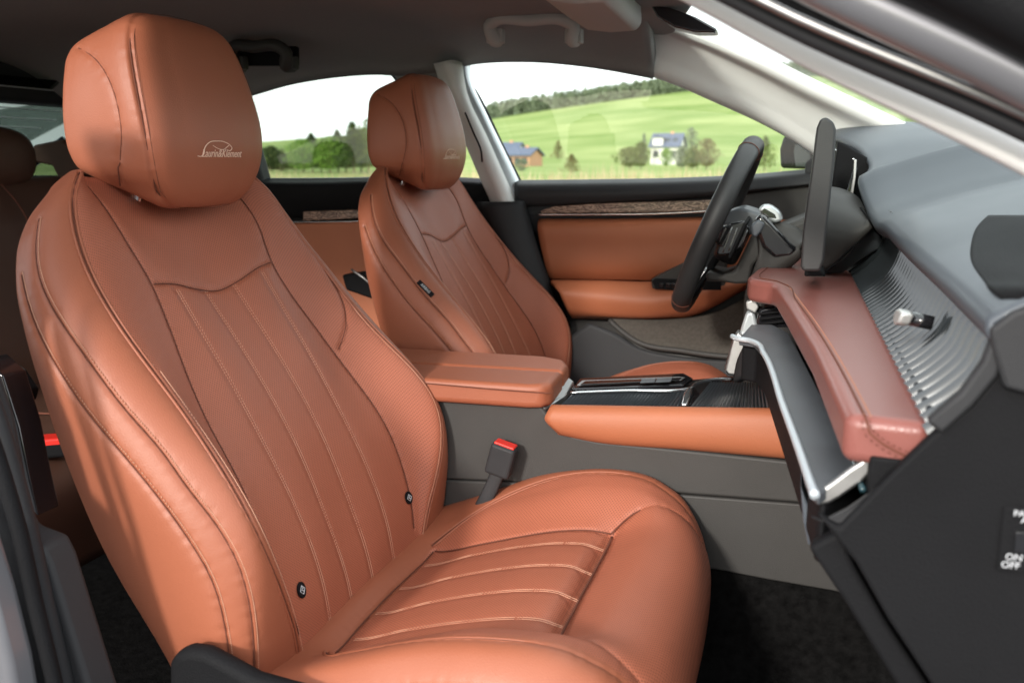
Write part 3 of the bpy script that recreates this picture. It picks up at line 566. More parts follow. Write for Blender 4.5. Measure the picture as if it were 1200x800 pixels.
# ================================================================== FRONT SEATS (one model, two copies)
LEAN = math.radians(25); U_ = np.array([-math.sin(LEAN), 0, math.cos(LEAN)]); N_ = np.array([math.cos(LEAN), 0, math.sin(LEAN)]); O_ = np.array([-.54, 0, .43])
SEAT0 = np.array([-.40, YN, .12])           # base of the passenger seat
def sl2w(h, t, d): return O_+U_*h+N_*d+np.array([0, t, 0])+np.array([0, YN, 0])
COL = {  # column: [(h, t, d), ...] half seat, t>=0
 'ctr': [(-.06, 0, .005), (0, 0, .028), (.027, 0, .038), (.122, 0, .047), (.216, 0, .055), (.30, 0, .048), (.376, 0, .036), (.445, 0, .022), (.50, 0, .014), (.563, 0, .008), (.600, 0, -.004)],
 'S': [(-.06, .09, .008), (0, .09, .03), (.03, .09, .042), (.075, .09, .054), (.123, .09, .058), (.178, .09, .060), (.24, .09, .056), (.30, .09, .052), (.35, .089, .047), (.40, .089, .040), (.453, .089, .034), (.50, .09, .028), (.56, .09, .018), (.600, .085, .002)],
 'E': [(-.06, .135, .015), (.034, .156, .046), (.054, .160, .053), (.101, .165, .061), (.144, .167, .066), (.193, .165, .068), (.25, .159, .060), (.296, .153, .049), (.354, .142, .043), (.414, .128, .036), (.46, .122, .033), (.525, .131, .034), (.56, .13, .027), (.599, .125, .010)],
 'D': [(-.06, .160, .010), (0, .168, .03), (.048, .182, .064), (.075, .200, .085), (.106, .217, .105), (.142, .232, .122), (.183, .240, .131), (.209, .239, .125), (.254, .233, .109), (.314, .222, .084), (.362, .219, .068), (.417, .218, .055), (.458, .215, .044), (.492, .210, .037), (.535, .200, .035), (.566, .189, .038), (.588, .176, .040), (.602, .155, .034)],
 'C': [(-.06, .24, .0), (.02, .25, .040), (.064, .258, .074), (.104, .262, .093), (.139, .264, .104), (.174, .265, .104), (.21, .265, .097), (.246, .264, .083), (.283, .263, .077), (.309, .262, .065), (.342, .262, .052), (.388, .261, .039), (.427, .260, .028), (.464, .257, .017), (.495, .250, .010), (.53, .236, .009), (.56, .215, .011), (.583, .190, .012)],
 'B': [(-.06, .25, -.02), (.02, .262, .015), (.07, .27, .050), (.105, .274, .064), (.143, .276, .076), (.175, .276, .074), (.215, .276, .066), (.297, .274, .039), (.333, .273, .024), (.407, .270, .003), (.464, .263, -.008), (.51, .247, -.012), (.55, .222, -.010), (.575, .198, -.006)],
 'A': [(-.06, .235, -.07), (.093, .245, -.048), (.139, .247, -.057), (.199, .248, -.065), (.264, .248, -.065), (.323, .247, -.060), (.357, .246, -.061), (.41, .244, -.051), (.45, .240, -.043), (.483, .236, -.036), (.513, .228, -.030), (.54, .214, -.024), (.566, .190, -.018)],
 'K': [(-.06, .15, -.10), (.1, .15, -.10), (.3, .15, -.095), (.5, .14, -.065), (.584, .12, -.025)],
 'Z': [(-.06, 0, -.11), (.1, 0, -.11), (.3, 0, -.10), (.5, 0, -.07), (.592, 0, -.028)],
}
CAP = {'ctr': (.612, 0, -.012), 'S': (.612, .075, -.008), 'E': (.611, .112, .0), 'D': (.611, .145, .016), 'C': (.597, .172, .006), 'B': (.594, .172, .001), 'A': (.591, .165, -.004), 'K': (.602, .105, -.014), 'Z': (.606, 0, -.018)}
KS = np.array([0, .06, .12, .18, .24, .30, .36, .42, .48, .54, .60, .66, .72, .78, .83, .88, .92, .955, .98, 1.0])
def colpts(k):
    a = np.array(COL[k]); hk = a[:, 0]; h = hk[0]+(hk[-1]-hk[0])*KS
    q = herm(a[:, 1:], hk, h) if len(a) > 3 else np.stack([np.interp(h, hk, a[:, i]) for i in (1, 2)], 1)
    q = .5*q+.5*np.stack([np.interp(h, hk, a[:, i]) for i in (1, 2)], 1)
    for _ in range(3 if k in 'CBAD' else 1): q[1:-1] = .25*q[:-2]+.5*q[1:-1]+.25*q[2:]
    p = [(hh_, t_, d_) for hh_, (t_, d_) in zip(h, q)]; return p+[CAP[k]]
names = ['ctr', 'S', 'E', 'D', 'C', 'B', 'A', 'K']
cols = [colpts(k) for k in names]
half = cols[1:]
ring = [cols[0]]+half+[colpts('Z')]+[[(h, -t, d) for h, t, d in c] for c in half[::-1]]
G = np.array([[sl2w(*c[r]) for c in ring] for r in range(len(KS)+1)])
NR, NC = 330, 560
H, T, kc = surf(G, NR, NC, closed=True)

def seat_uv(H):
    v = np.concatenate([np.zeros((1, H.shape[1])), np.cumsum(np.linalg.norm(np.diff(H, axis=0), axis=2), 0)], 0)
    u = H[:, :, 1]-YN
    return np.stack([np.broadcast_to(u, v.shape), v], -1)
def bvh_of(H, closed):
    return BVHTree.FromPolygons([tuple(p) for p in H.reshape(-1, 3)], gridfaces(H.shape[0], H.shape[1], closed))
def normals(H, closed):
    du = (np.roll(H, -1, 1)-np.roll(H, 1, 1)) if closed else np.gradient(H, axis=1)
    dv = np.gradient(H, axis=0); n_ = np.cross(du, dv); return n_/(np.linalg.norm(n_, axis=2)[..., None]+1e-12)
def groove(H, closed, curves, depth=.0022, wid=.0028, puff=None):
    """press each curve into the surface"""
    pts = np.vstack([resample(c, .0015) for c in curves]); kd = KDTree(len(pts))
    for i, p in enumerate(pts): kd.insert(p, i)
    kd.balance(); n_ = normals(H, closed); Fl = H.reshape(-1, 3); Q = [kd.find(p)[1:] for p in Fl]; D = np.array([q[1] for q in Q]).reshape(H.shape[:2]); I = np.array([q[0] for q in Q]).reshape(H.shape[:2])*.0015
    pk = .00022*(np.sin(I*2*math.pi/.017)+.6*np.sin(I*2*math.pi/.0113+1))*np.exp(-(D/.009)**2)*min(1, depth/.002)
    return H-n_*(pk+depth*np.exp(-(D/wid)**2)+.45*depth*np.exp(-(D/(wid*3.2))**2))[..., None]*np.sign(SGN)
SGN = 1
def pixcast(bvh, L, step=6, mirror=False):
    """trace a line seen in the photograph on the seat: the line of sight meets the leather"""
    L = spline(np.array([(x, y, 0) for x, y in L], float), step)
    P, N = cast(bvh, [CAM+ray((x, y))*.35 for x, y, _ in L], [ray((x, y)) for x, y, _ in L])
    P = smoothpoly(P, 4)
    return P, N
def mir(P, N): P = P.copy(); N = N.copy(); P[:, 1] = 2*YN-P[:, 1]; N[:, 1] *= -1; return P, N
def htcast(bvh, L, step=.006):
    L = spline(np.array([(h, t, 0) for h, t in L], float), step)
    P, N = cast(bvh, [sl2w(h, t, .25) for h, t, _ in L], [-N_]*len(L)); return smoothpoly(P, 3), N
bv = bvh_of(H, True)
def clean(P, N, maxgap=.03):
    """drop samples that jumped to another part of the surface"""
    keep = [0]
    for i in range(1, len(P)):
        if np.linalg.norm(P[i]-P[keep[-1]]) < maxgap: keep.append(i)
    return P[keep], N[keep]
# side lines by lateral cast (seat frame h,d)
def sidecast(bvh, L, step=.006):
    L = spline(np.array([(h, d, 0) for h, d in L], float), step)
    P, N = cast(bvh, [sl2w(h, -.5, d) for h, d, _ in L], [(0, 1, 0)]*len(L)); return smoothpoly(P, 3), N
def from_col(k, h0=-.05, h1=.6, shift=(0, 0)):
    a = np.array([q for q in COL[k] if h0 <= q[0] <= h1]); L = [(q[0], -q[1]) for q in a]; return L
D_l = [sl2w(q[0], -q[1], q[2]) for q in COL['D'] if q[0] > -.01]
def nearest(bvh, pts):
    P, N = [], []
    for p in spline(np.array(pts), .006):
        a, n_, _, _ = bvh.find_nearest(Vector(p)); P.append(a); N.append(n_)
    P = np.array(P); N = np.array(N); return smoothpoly(P, 25), smoothpoly(N, 10)
def orient(P, N, c):
    s = np.sign(((P-c)*N).sum(1)); s[s == 0] = 1; return N*s[:, None]
ctr_b = sl2w(.28, 0, -.03)
def both(c): P, N = c; N = orient(P, N, ctr_b); return [(P, N), mir(P, N)]
lD = both(nearest(bv, D_l))
lE = both(htcast(bv, [(q[0], -q[1]) for q in COL['E'] if q[0] > .0]))
lC = both(nearest(bv, [sl2w(q[0], -q[1], q[2]) for q in COL['C'] if .0 < q[0] < .57]))
lB = both(nearest(bv, [sl2w(q[0], -q[1], q[2]) for q in COL['B'] if .0 < q[0] < .53]))
lS = both(htcast(bv, [(h, -.088) for h in np.linspace(-.02, .452, 12)]))+both(htcast(bv, [(h, -.0295) for h in np.linspace(-.02, .444, 12)]))
lV = [htcast(bv, [(.463, -.118), (.460, -.09), (.449, -.045), (.442, 0), (.449, .045), (.460, .09), (.463, .118)])]
lV = [(P, orient(P, N, ctr_b)) for P, N in lV]
lJ = both(htcast(bv, [(.425, -.216), (.395, -.210), (.35, -.190), (.315, -.160)]))[1:]
GH = groove(H, True, [c[0] for c in lD+lE+lV], .0021, .0026)
GH = groove(GH, True, [c[0] for c in lC+lB+lJ], .0020, .0024)
GH = groove(GH, True, [c[0] for c in lS], .0015, .0055)

seat = thing('front_seat', 'large tan leather front passenger seat nearest the camera', 'car seat', tuple(SEAT0), 'front seats')
fi = np.array(gridfaces(NR, NC, True)); colT = T[fi[:, 0] % NC]
kD = kc[3]; Ltot = kc[-1]+0  # ring parameter of D line
ring_len = kc[len(ring)] if len(kc) > len(ring) else kc[-1]
inside = (colT < kc[3]) | (colT > kc[len(ring)-3])
br = obj('backrest', GH.reshape(-1, 3), fi.tolist(), MT['leather'], seat, mats=[MT['perf']], idx=inside.astype(int), uv=seat_uv(H).reshape(-1, 2))
# seams, piping, stitches of the backrest as its sub-parts
def each(name, curves, fn, m, par, smooth=True):
    for c_ in curves:
        mb = MB(); fn(mb, *c_); mb.build(name, m, par, smooth)
each('seam', lE+lV+lJ+lC+lB+lD, lambda mb, P, N: mb.add(*tube(P-N*.0014, .0007, 5)), MT['seam'], br)
def offc(P, N, o_, dn): t_ = np.gradient(P, axis=0); t_ /= np.linalg.norm(t_, axis=1)[:, None]; return P+np.cross(t_, N)*o_-N*dn
each('piping', [(offc(P, N, o_, .0012), N) for P, N in lD for o_ in (.0030, -.0030)]+[(offc(P, N, .003, .0012), N) for P, N in lC], lambda mb, P, N: mb.add(*tube(P, .0017, 7)), MT['leather'], br)
each('stitching', lS, lambda mb, P, N: (stitches(mb, P, N, .0021), stitches(mb, P, N, -.0021)), MT['thread'], br, False)
each('stitching', lB+lC, lambda mb, P, N: stitches(mb, P, N, .0042), MT['thread'], br, False)
each('stitching', [(P[:int(len(P)*.62)], N[:int(len(P)*.62)], s_) for (P, N), s_ in zip(lD, (1, -1))], lambda mb, P, N, s_: stitches(mb, P, N, .0072*s_), MT['thread'], br, False)

# ---- headrest
hz = [(.944, .050, -.775, -.735), (.950, .080, -.80, -.722), (.965, .093, -.812, -.712), (.985, .106, -.820, -.706), (1.012, .1135, -.8255, -.702), (1.045, .116, -.827, -.704), (1.08, .114, -.826, -.711), (1.11, .109, -.826, -.719), (1.135, .102, -.826, -.726), (1.152, .094, -.822, -.732), (1.164, .082, -.815, -.740), (1.171, .055, -.80, -.755)]
# cross-section ring per height: front centre crown, seam, side, rear
def hring(z, w_, xr, xf):
    e = .014*min(1, w_/.1); wr = w_*.99
    L = [(xf+.013, 0), (xf+.011, w_*.5), (xf+.004, w_*.88), (xf-.004, w_*.985), (xf-.016, w_*1.01), ((xf+xr)/2, w_*1.0), (xr+.020, wr*1.0), (xr+.004, wr*.95), (xr-.001, wr*.78), (xr-.004, 0)]
    full = L+[(x, -y) for x, y in L[-2:0:-1]]
    return [(x, YN+y, z) for x, y in full]
rings = [hring(*a) for a in hz]
for rr1 in (rings,):
    for i_, (z, w_, xr, xf) in enumerate(hz):      # rear of the headrest ends lower than its front at the top, higher at the bottom
        for j, p in enumerate(rr1[i_]):
            f_ = np.clip((xf-p[0])/(xf-xr+1e-6), 0, 1); zn = p[2]
            zn = zn-.026*f_*np.clip((zn-1.06)/.11, 0, 1)+.030*f_*np.clip((1.0-zn)/.056, 0, 1)
            rr1[i_][j] = (p[0], p[1], zn)
def capring(r, k, dz): c = np.mean(r, 0); return [tuple(c+(np.array(p)-c)*k+np.array((0, 0, dz))) for p in r]
rings = [capring(rings[0], .05, -.002), capring(rings[0], .6, -.001)]+rings+[capring(rings[-1], .6, .003), capring(rings[-1], .05, .004)]
HH, HT, hk = surf(rings, 200, 300, closed=True)
SGN = 1
hb = bvh_of(HH, True); hc = np.array((-.77, YN, 1.06))
def fseam():
    L = [(xf-.004, -w_*.985, z) for z, w_, xr, xf in hz if z > .95 and z < 1.16]; top = [(-.742, -.06, 1.167), (-.747, 0, 1.173), (-.742, .06, 1.167)]; bot = [(-.725, .05, .948), (-.722, 0, .945), (-.725, -.05, .948)]
    full = L+top+[(x, -y, z) for x, y, z in L[::-1]]+bot+[L[0]]
    return [(x, YN+y, z) for x, y, z in full]
P, N = nearest(hb, fseam()); N = orient(P, N, hc); lF = [(P, N)]
Ls = spline(np.array([(x, y, 0) for x, y in [(70, 51), (95, 57), (111, 69), (127, 95), (138, 132), (141, 162), (139, 189), (142, 216)]], float), 5)
P, N = cast(hb, [CAM+ray((x, y))*.35 for x, y, _ in Ls], [ray((x, y)) for x, y, _ in Ls]); P, N = clean(P, N); lH = both((smoothpoly(P, 5), N))
HG = groove(HH, True, [c[0] for c in lF], .0035, .0032); HG = groove(HG, True, [c[0] for c in lH], .0018, .0025)
hr = obj('headrest', HG.reshape(-1, 3), gridfaces(200, 300, True), MT['leather'], seat, uv=seat_uv(HH).reshape(-1, 2))
each('seam', lF+lH, lambda mb, P, N: mb.add(*tube(P-N*.0022, .0008, 5)), MT['seam'], hr)
mb = MB()
for P, N in lF: stitches(mb, P, N, .0048, pitch=.0040); stitches(mb, P, N, -.0048, pitch=.0040) if False else None
mb.build('stitching', mat('dark_tan_thread', (.16, .05, .025), .7), hr)
# posts
for s_ in (-.05, .05): rod('post', [(-.80, YN+s_, .90), (-.785, YN+s_, .94), (-.775, YN+s_, .97)], .0055, MT['chrome'], seat)
# embroidered script and swoosh
def text_mesh(body, size, shear=0):
    cu = bpy.data.curves.new('t', 'FONT'); cu.resolution_u = 3; cu.body = body; cu.size = size; cu.shear = shear; cu.extrude = .0002; cu.align_x = 'CENTER'; cu.offset = .0
    to = bpy.data.objects.new('t', cu); C.objects.link(to); dg = bpy.context.evaluated_depsgraph_get(); me = bpy.data.meshes.new_from_object(to.evaluated_get(dg)); 
    V = np.array([v.co[:] for v in me.vertices]); Fc = [list(p.vertices) for p in me.polygons]; bpy.data.objects.remove(to); return V, Fc
V, Fc = text_mesh('Laurin&Klement', .0135, .35)
mb = MB(); V = V.copy(); V[:, 0] *= .080/(V[:, 0].max()-V[:, 0].min())
def to_head(u, v):   # u across (towards +Y on the picture's right), v up
    p = Vector((-.5, YN+u, 1.006+v)); h_ = hb.ray_cast(p, Vector((-1, 0, 0))); return np.array(h_[0])+np.array((.0005, 0, 0))
VW = [to_head(v[0]*1.0, v[1])+np.array((v[2]*1.0, 0, 0)) for v in V]
mb.add(VW, Fc)
sw_ = spline(np.array([(-.046, .001, 0), (-.041, .0005, 0), (-.036, .003, 0), (-.034, .010, 0), (-.026, .0165, 0), (-.010, .019, 0), (.006, .018, 0), (.017, .014, 0), (.020, .011, 0), (.016, .008, 0), (.010, .0085, 0)]), .0015)
mb.add(*tube([to_head(a, b) for a, b, _ in sw_], .0006, 5))
sw_ = spline(np.array([(-.018, .0135, 0), (-.008, .010, 0), (.004, .0095, 0), (.010, .0125, 0), (.014, .0145, 0)]), .0015); mb.add(*tube([to_head(a, b) for a, b, _ in sw_], .0005, 5))
mb.build('embroidered_script', MT['script'], hr)

# ---- cushion
CC = {
 'ctr': [(-.60, 0, .425), (-.518, 0, .462), (-.480, 0, .449), (-.41, 0, .475), (-.34, 0, .498), (-.28, 0, .512), (-.245, 0, .515), (-.225, 0, .508), (-.205, 0, .513), (-.17, 0, .526), (-.135, 0, .524), (-.105, 0, .508), (-.088, 0, .48), (-.085, 0, .44), (-.10, 0, .39), (-.13, 0, .35)],
 'q': [(-.60, .07, .425), (-.518, .07, .462), (-.478, .07, .450), (-.408, .07, .476), (-.34, .07, .498), (-.28, .07, .512), (-.245, .07, .515), (-.225, .07, .508), (-.205, .07, .514), (-.17, .07, .528), (-.135, .07, .526), (-.105, .07, .509), (-.089, .07, .48), (-.086, .07, .44), (-.10, .07, .39), (-.13, .07, .35)],
 's': [(-.60, .125, .425), (-.518, .130, .463), (-.474, .135, .456), (-.405, .138, .480), (-.34, .140, .501), (-.28, .142, .516), (-.245, .142, .520), (-.222, .142, .518), (-.203, .142, .523), (-.17, .14, .534), (-.136, .138, .530), (-.108, .136, .512), (-.092, .134, .48), (-.089, .132, .44), (-.103, .13, .39), (-.13, .13, .35)],
 'p': [(-.61, 0.185, .440), (-.535, 0.190, .466), (-.475, 0.198, .480), (-.41, 0.203, .508), (-.345, 0.206, .533), (-.285, 0.208, .553), (-.25, 0.208, .558), (-.22, 0.207, .560), (-.195, 0.205, .559), (-.168, 0.202, .552), (-.14, 0.197, .537), (-.115, 0.192, .513), (-.098, 0.188, .48), (-.095, 0.185, .44), (-.108, 0.182, .39), (-.135, 0.180, .35)],
 'c': [(-.62, 0.246, .445), (-.55, 0.251, .462), (-.485, 0.259, .486), (-.42, 0.263, .512), (-.355, 0.266, .540), (-.295, 0.264, .556), (-.255, 0.264, .562), (-.22, 0.262, .563), (-.19, 0.259, .559), (-.165, 0.255, .549), (-.142, 0.249, .536), (-.122, 0.239, .510), (-.110, 0.231, .48), (-.107, 0.227, .44), (-.118, 0.221, .39), (-.14, 0.221, .35)],
 'o': [(-.62, 0.273, .425), (-.55, 0.280, .440), (-.485, 0.288, .462), (-.42, 0.290, .474), (-.355, 0.293, .498), (-.295, 0.293, .520), (-.255, 0.292, .526), (-.22, 0.290, .527), (-.19, 0.285, .523), (-.165, 0.277, .514), (-.145, 0.268, .512), (-.130, 0.256, .490), (-.122, 0.248, .465), (-.122, 0.242, .43), (-.13, 0.236, .385), (-.15, 0.233, .35)],
 'l': [(-.62, 0.280, .36), (-.55, 0.288, .37), (-.485, 0.294, .38), (-.42, 0.298, .39), (-.355, 0.300, .40), (-.295, 0.300, .41), (-.255, 0.298, .41), (-.22, 0.295, .41), (-.19, 0.289, .41), (-.170, 0.281, .405), (-.153, 0.270, .40), (-.142, 0.260, .40), (-.137, 0.254, .395), (-.14, 0.248, .385), (-.15, 0.240, .365), (-.165, 0.236, .34)],
}
order = ['l', 'o', 'c', 'p', 's', 'q', 'ctr']
cg = [CC[k] for k in order]; cg = [[(x, -t, z) for x, t, z in c] for c in cg]+[[(x, t, z) for x, t, z in c] for c in cg[-2::-1]]
CG = np.array([[(c[r][0], YN+c[r][1], c[r][2]) for c in cg] for r in range(16)])
CH, CT, ck = surf(CG, 300, 420)
SGN = -1 if normals(CH, False)[150, 210][2] < 0 else 1
cb = bvh_of(CH, False); cctr = np.array((-.35, YN, .30))
def down(L, step=.006):
    L = spline(np.array([(x, t, 0) for x, t in L], float), step)
    P, N = cast(cb, [(x, YN+t, .75) for x, t, _ in L], [(0, 0, -1)]*len(L)); return smoothpoly(P, 3), N
bo = lambda c: [c, mir(*c)]
cS = bo(down([(-.474, -.103), (-.40, -.104), (-.30, -.104), (-.224, -.102)]))+bo(down([(-.480, -.035), (-.40, -.035), (-.30, -.035), (-.224, -.035)]))
cSeam = bo(down([(-.476, -.142), (-.45, -.140), (-.40, -.138), (-.30, -.141), (-.222, -.142)]))
cF = [down([(-.222, -.142), (-.224, -.10), (-.225, 0), (-.224, .10), (-.222, .142)])]
cFx = bo(nearest(cb, [(-.222, YN-.142, .52), (-.205, YN-.165, .54), (-.175, YN-.185, .55), (-.14, YN-.195, .535), (-.112, YN-.195, .49)]))
cBand = [down([(-.478, -.14), (-.484, -.08), (-.487, 0), (-.484, .08), (-.478, .14)])]
cPipe = bo(nearest(cb, [(-.484, YN-.150, .46), (-.465, YN-.180, .48), (-.44, YN-.202, .505), (-.40, YN-.222, .52), (-.35, YN-.234, .545), (-.29, YN-.240, .565), (-.22, YN-.238, .568), (-.17, YN-.230, .555), (-.14, YN-.222, .535), (-.118, YN-.212, .505), (-.106, YN-.204, .46), (-.108, YN-.198, .40)]))
cOut = bo(nearest(cb, [(-.60, YN-.280, .42), (-.50, YN-.290, .46), (-.40, YN-.292, .50), (-.30, YN-.290, .54), (-.22, YN-.288, .545), (-.17, YN-.276, .53), (-.14, YN-.258, .49)]))
CGv = groove(CH, False, [c[0] for c in cF], .0075, .0050)
CGv = groove(CGv, False, [c[0] for c in cSeam+cFx+cBand], .0032, .0030)
CGv = groove(CGv, False, [c[0] for c in cPipe+cOut], .0018, .0024)
CGv = groove(CGv, False, [c[0] for c in cS], .0013, .0055)
cf = np.array(gridfaces(300, 420)); tC = CH[:, :, 1].reshape(-1)[cf[:, 0]]-YN; xC = CH[:, :, 0].reshape(-1)[cf[:, 0]]
pf = (np.abs(tC) < np.interp(xC, [-.484, -.44, -.40, -.28, -.1], [.15, .20, .222, .235, .21])) & (xC > -.484)
cu = obj('cushion', CGv.reshape(-1, 3), cf.tolist(), MT['leather'], seat, mats=[MT['perf']], idx=pf.astype(int), uv=np.stack([CH[:, :, 0], CH[:, :, 1]], -1).reshape(-1, 2))
up_ = lambda L: [(P, orient(P, N, cctr)) for P, N in L]
cS, cSeam, cF, cFx, cBand, cPipe, cOut = map(up_, (cS, cSeam, cF, cFx, cBand, cPipe, cOut))
each('seam', cSeam+cFx+cBand+cPipe+cOut, lambda mb, P, N: mb.add(*tube(P-N*.0021, .0011, 5)), MT['seam'], cu)
each('seam', cF, lambda mb, P, N: mb.add(*tube(P-N*.0072, .0016, 5)), MT['seam'], cu)
each('piping', [(offc(P, N, o_, .0012), N) for P, N in cPipe for o_ in (.0032, -.0032)], lambda mb, P, N: mb.add(*tube(P, .0017, 7)), MT['leather'], cu)
each('stitching', cS, lambda mb, P, N: (stitches(mb, P, N, .0020), stitches(mb, P, N, -.0020)), MT['thread'], cu, False)
each('stitching', cOut, lambda mb, P, N: stitches(mb, P, N, .004), MT['thread'], cu, False)
# base plastics and rails
for s_ in (-1, 1):
    Y0 = YN+s_*.280
    cvp = [(p_[0], Y0, p_[2]) for p_ in pix([(193, 810), (193, 780), (201, 767), (215, 763), (235, 766), (256, 777), (292, 797), (330, 808), (420, 830), (640, 850), (760, 870), (760, 960), (230, 960), (196, 860)], .655)]
    prism('side_cover', cvp, (0, s_*.022, 0), MT['dark'], seat, .010, 5)
box('seat_base', (-.62, YN-.24, .20), (-.13, YN+.24, .37), MT['dark'], seat, .02)
for s_ in (-.2, .2): box('rail', (-.75, YN+s_-.02, .145), (-.08, YN+s_+.02, .20), MT['dark'], seat, .004)

def copy_tree(o, parent=None):
    c = o.copy(); C.objects.link(c)
    if parent: c.parent = parent
    for ch in list(o.children): copy_tree(ch, c)
    return c
seat2 = copy_tree(seat); seat2.location = (SEAT0[0], YD, SEAT0[2])
seat2['label'] = 'tan leather driver seat on the far side behind the steering wheel'
# child seat anchor badges, near seat only
for px_, py_, r_ in ((352, 691, .0082), (478, 583, .0082)):
    h_ = cast(bv, [CAM+ray((px_, py_))*.35], [ray((px_, py_))]); p, n_ = h_[0][0], h_[1][0]
    a = np.cross(n_, (0, 1, 0)); a /= np.linalg.norm(a); b = np.cross(n_, a)
    ring_ = lambda r, k=24: [p+n_*.0005+r*(math.cos(2*math.pi*i/k)*a*1.15+math.sin(2*math.pi*i/k)*b) for i in range(k)]
    bd = prism('anchor_badge', ring_(r_), n_*.0022, MT['dark'], seat, .0008)
    mb = MB(); sq = [p+n_*.003+(x*a+y*b)*r_*.62 for x, y in ((-1, 0), (0, 1), (1, 0), (0, -1))]; mb.add(*tube(sq+[sq[0]], .0005, 5, False))
    mb.add(*tube([p+n_*.003+(x*a+y*b)*r_*.4 for x, y in ((-.6, -.4), (.2, .5), (.2, -.3), (.8, -.5))], .0007, 5)); mb.build('emblem', MT['white'], bd)
# airbag tag on the driver's seat
b2_ = [c for c in seat2.children if c.name.startswith('backrest')][0]
off_ = np.array((0, YD-YN, 0)); tl = [CAM+ray(q)*.35 for q in ((491, 331), (505, 346))]
Hs = BVHTree.FromPolygons([tuple(p+off_) for p in H.reshape(-1, 3)], gridfaces(NR, NC, True))
pp, nn = cast(Hs, [CAM+ray(q)*.35 for q in ((490, 330), (507, 347))], [ray(q) for q in ((490, 330), (507, 347))])
d_ = pp[1]-pp[0]; n_ = nn.mean(0); n_ /= np.linalg.norm(n_); w_ = np.cross(n_, d_/np.linalg.norm(d_))*.0045
tgp = prism('airbag_tag', [pp[0]-w_, pp[1]-w_, pp[1]+w_, pp[0]+w_], n_*.003, MT['dark'], seat2, .0005)
V, Fc = text_mesh('AIRBAG', .0075); e_ = d_/np.linalg.norm(d_); c_ = pp.mean(0)+n_*.0036; wv2 = w_/np.linalg.norm(w_)
obj('printed_word', [c_+e_*v[0]*.85-wv2*(v[1]-.0027)+n_*v[2] if False else c_+e_*v[0]*.85+np.cross(n_, e_)*(v[1]-.0027)+n_*v[2] for v in V], Fc, MT['white'], tgp, smooth=False)
# near buckle
nb = thing('belt_buckle', 'upright seat belt buckle with red button between seat and console', 'belt buckle', tuple(at(590, 560, 1.19)), 'seat belt buckles')
ax = at(592, 515, 1.19)-at(580, 560, 1.19); ax /= np.linalg.norm(ax); yv = np.array((0, 1., 0)); fv = np.cross(yv, ax); Rm = np.stack([fv, yv, ax], 1); cpt = at(588, 538, 1.185)
mb = MB(); mb.box(cpt, (.019, .013, .024), Rm); bev(mb.build('housing', MT['plastic'], nb), .005)
mb = MB(); mb.box(cpt+ax*.0225+fv*.0, (.0155, .0095, .004), Rm); bev(mb.build('release_button', MT['red'], nb), .0015)
rod('strap', [cpt-ax*.02, cpt-ax*.06-fv*.006, cpt-ax*.12-fv*.02], .011, MT['webbing'], nb, 8, frame=(1, 0, 0), yscale=.45)
MT['edge'] = mat('bright_satin_edge', (.55, .60, .64), .35, metal=.35)
# ================================================================== CENTRE CONSOLE
co = thing('centre_console', 'grey centre console with tan armrest and ribbed black trays', 'centre console', (-.3, 1.34, .3))
y0 = 1.215
sp = pix([(500, 452), (524, 456), (600, 461), (628, 468), (640, 484), (652, 500), (672, 511), (700, 517), (800, 527), (932, 541), (980, 546), (985, 600), (937, 589), (805, 579), (640, 566), (480, 560)], y0)
prism('side_panel', sp, (0, .03, 0), MT['grey'], co, .004, 4)
lp_ = pix([(480, 561), (640, 567), (805, 580.5), (937, 590.5), (1000, 596), (1010, 700), (975, 692), (900, 679), (843, 668), (760, 655), (480, 640)], y0-.002)
prism('lower_panel', lp_, (0, .03, 0), MT['grey'], co, .0025)
prism('floor_tunnel', [(-.9, 1.222, .15), (.3, 1.222, .15), (.3, 1.222, .47), (-.9, 1.222, .44)], (0, .236, 0), MT['carpet'], co, 0)
prism('tunnel_far_side', [(-.9, 1.43, .15), (.3, 1.43, .15), (.3, 1.43, .62), (-.9, 1.43, .60)], (0, .035, 0), MT['grey'], co, .003)
# leather strip along the side
a_ = [(646, 481), (700, 482), (800, 484), (932, 486)]; b_ = [(640, 490), (700, 497), (800, 503), (936, 513)]; c_2 = [(655, 502), (700, 511), (800, 519), (940, 531)]
patch('leather_strip', [pix([(x, y-1) for x, y in a_], 1.225), pix(a_, 1.212), pix(b_, 1.205), pix(c_2, 1.212), pix([(x, y+1) for x, y in c_2], 1.222)], MT['leather_door'], co, 16, 40, .008)
rod('strip_seam', pix([(x, y+1) for x, y in c_2], 1.213), .0012, MT['dark'], co)
# top deck
zt = .652
deck = [atz(x, y, z) for x, y, z in ((640, 481, zt), (930, 484, zt), (990, 486, zt), (990, 425, zt), (880, 433, zt), (800, 440, zt), (700, 444, zt), (672, 447, zt))]
prism('deck', [(p[0], max(p[1], 1.224), zt-.02) for p in deck], (0, 0, .012), MT['gloss'], co, .002)
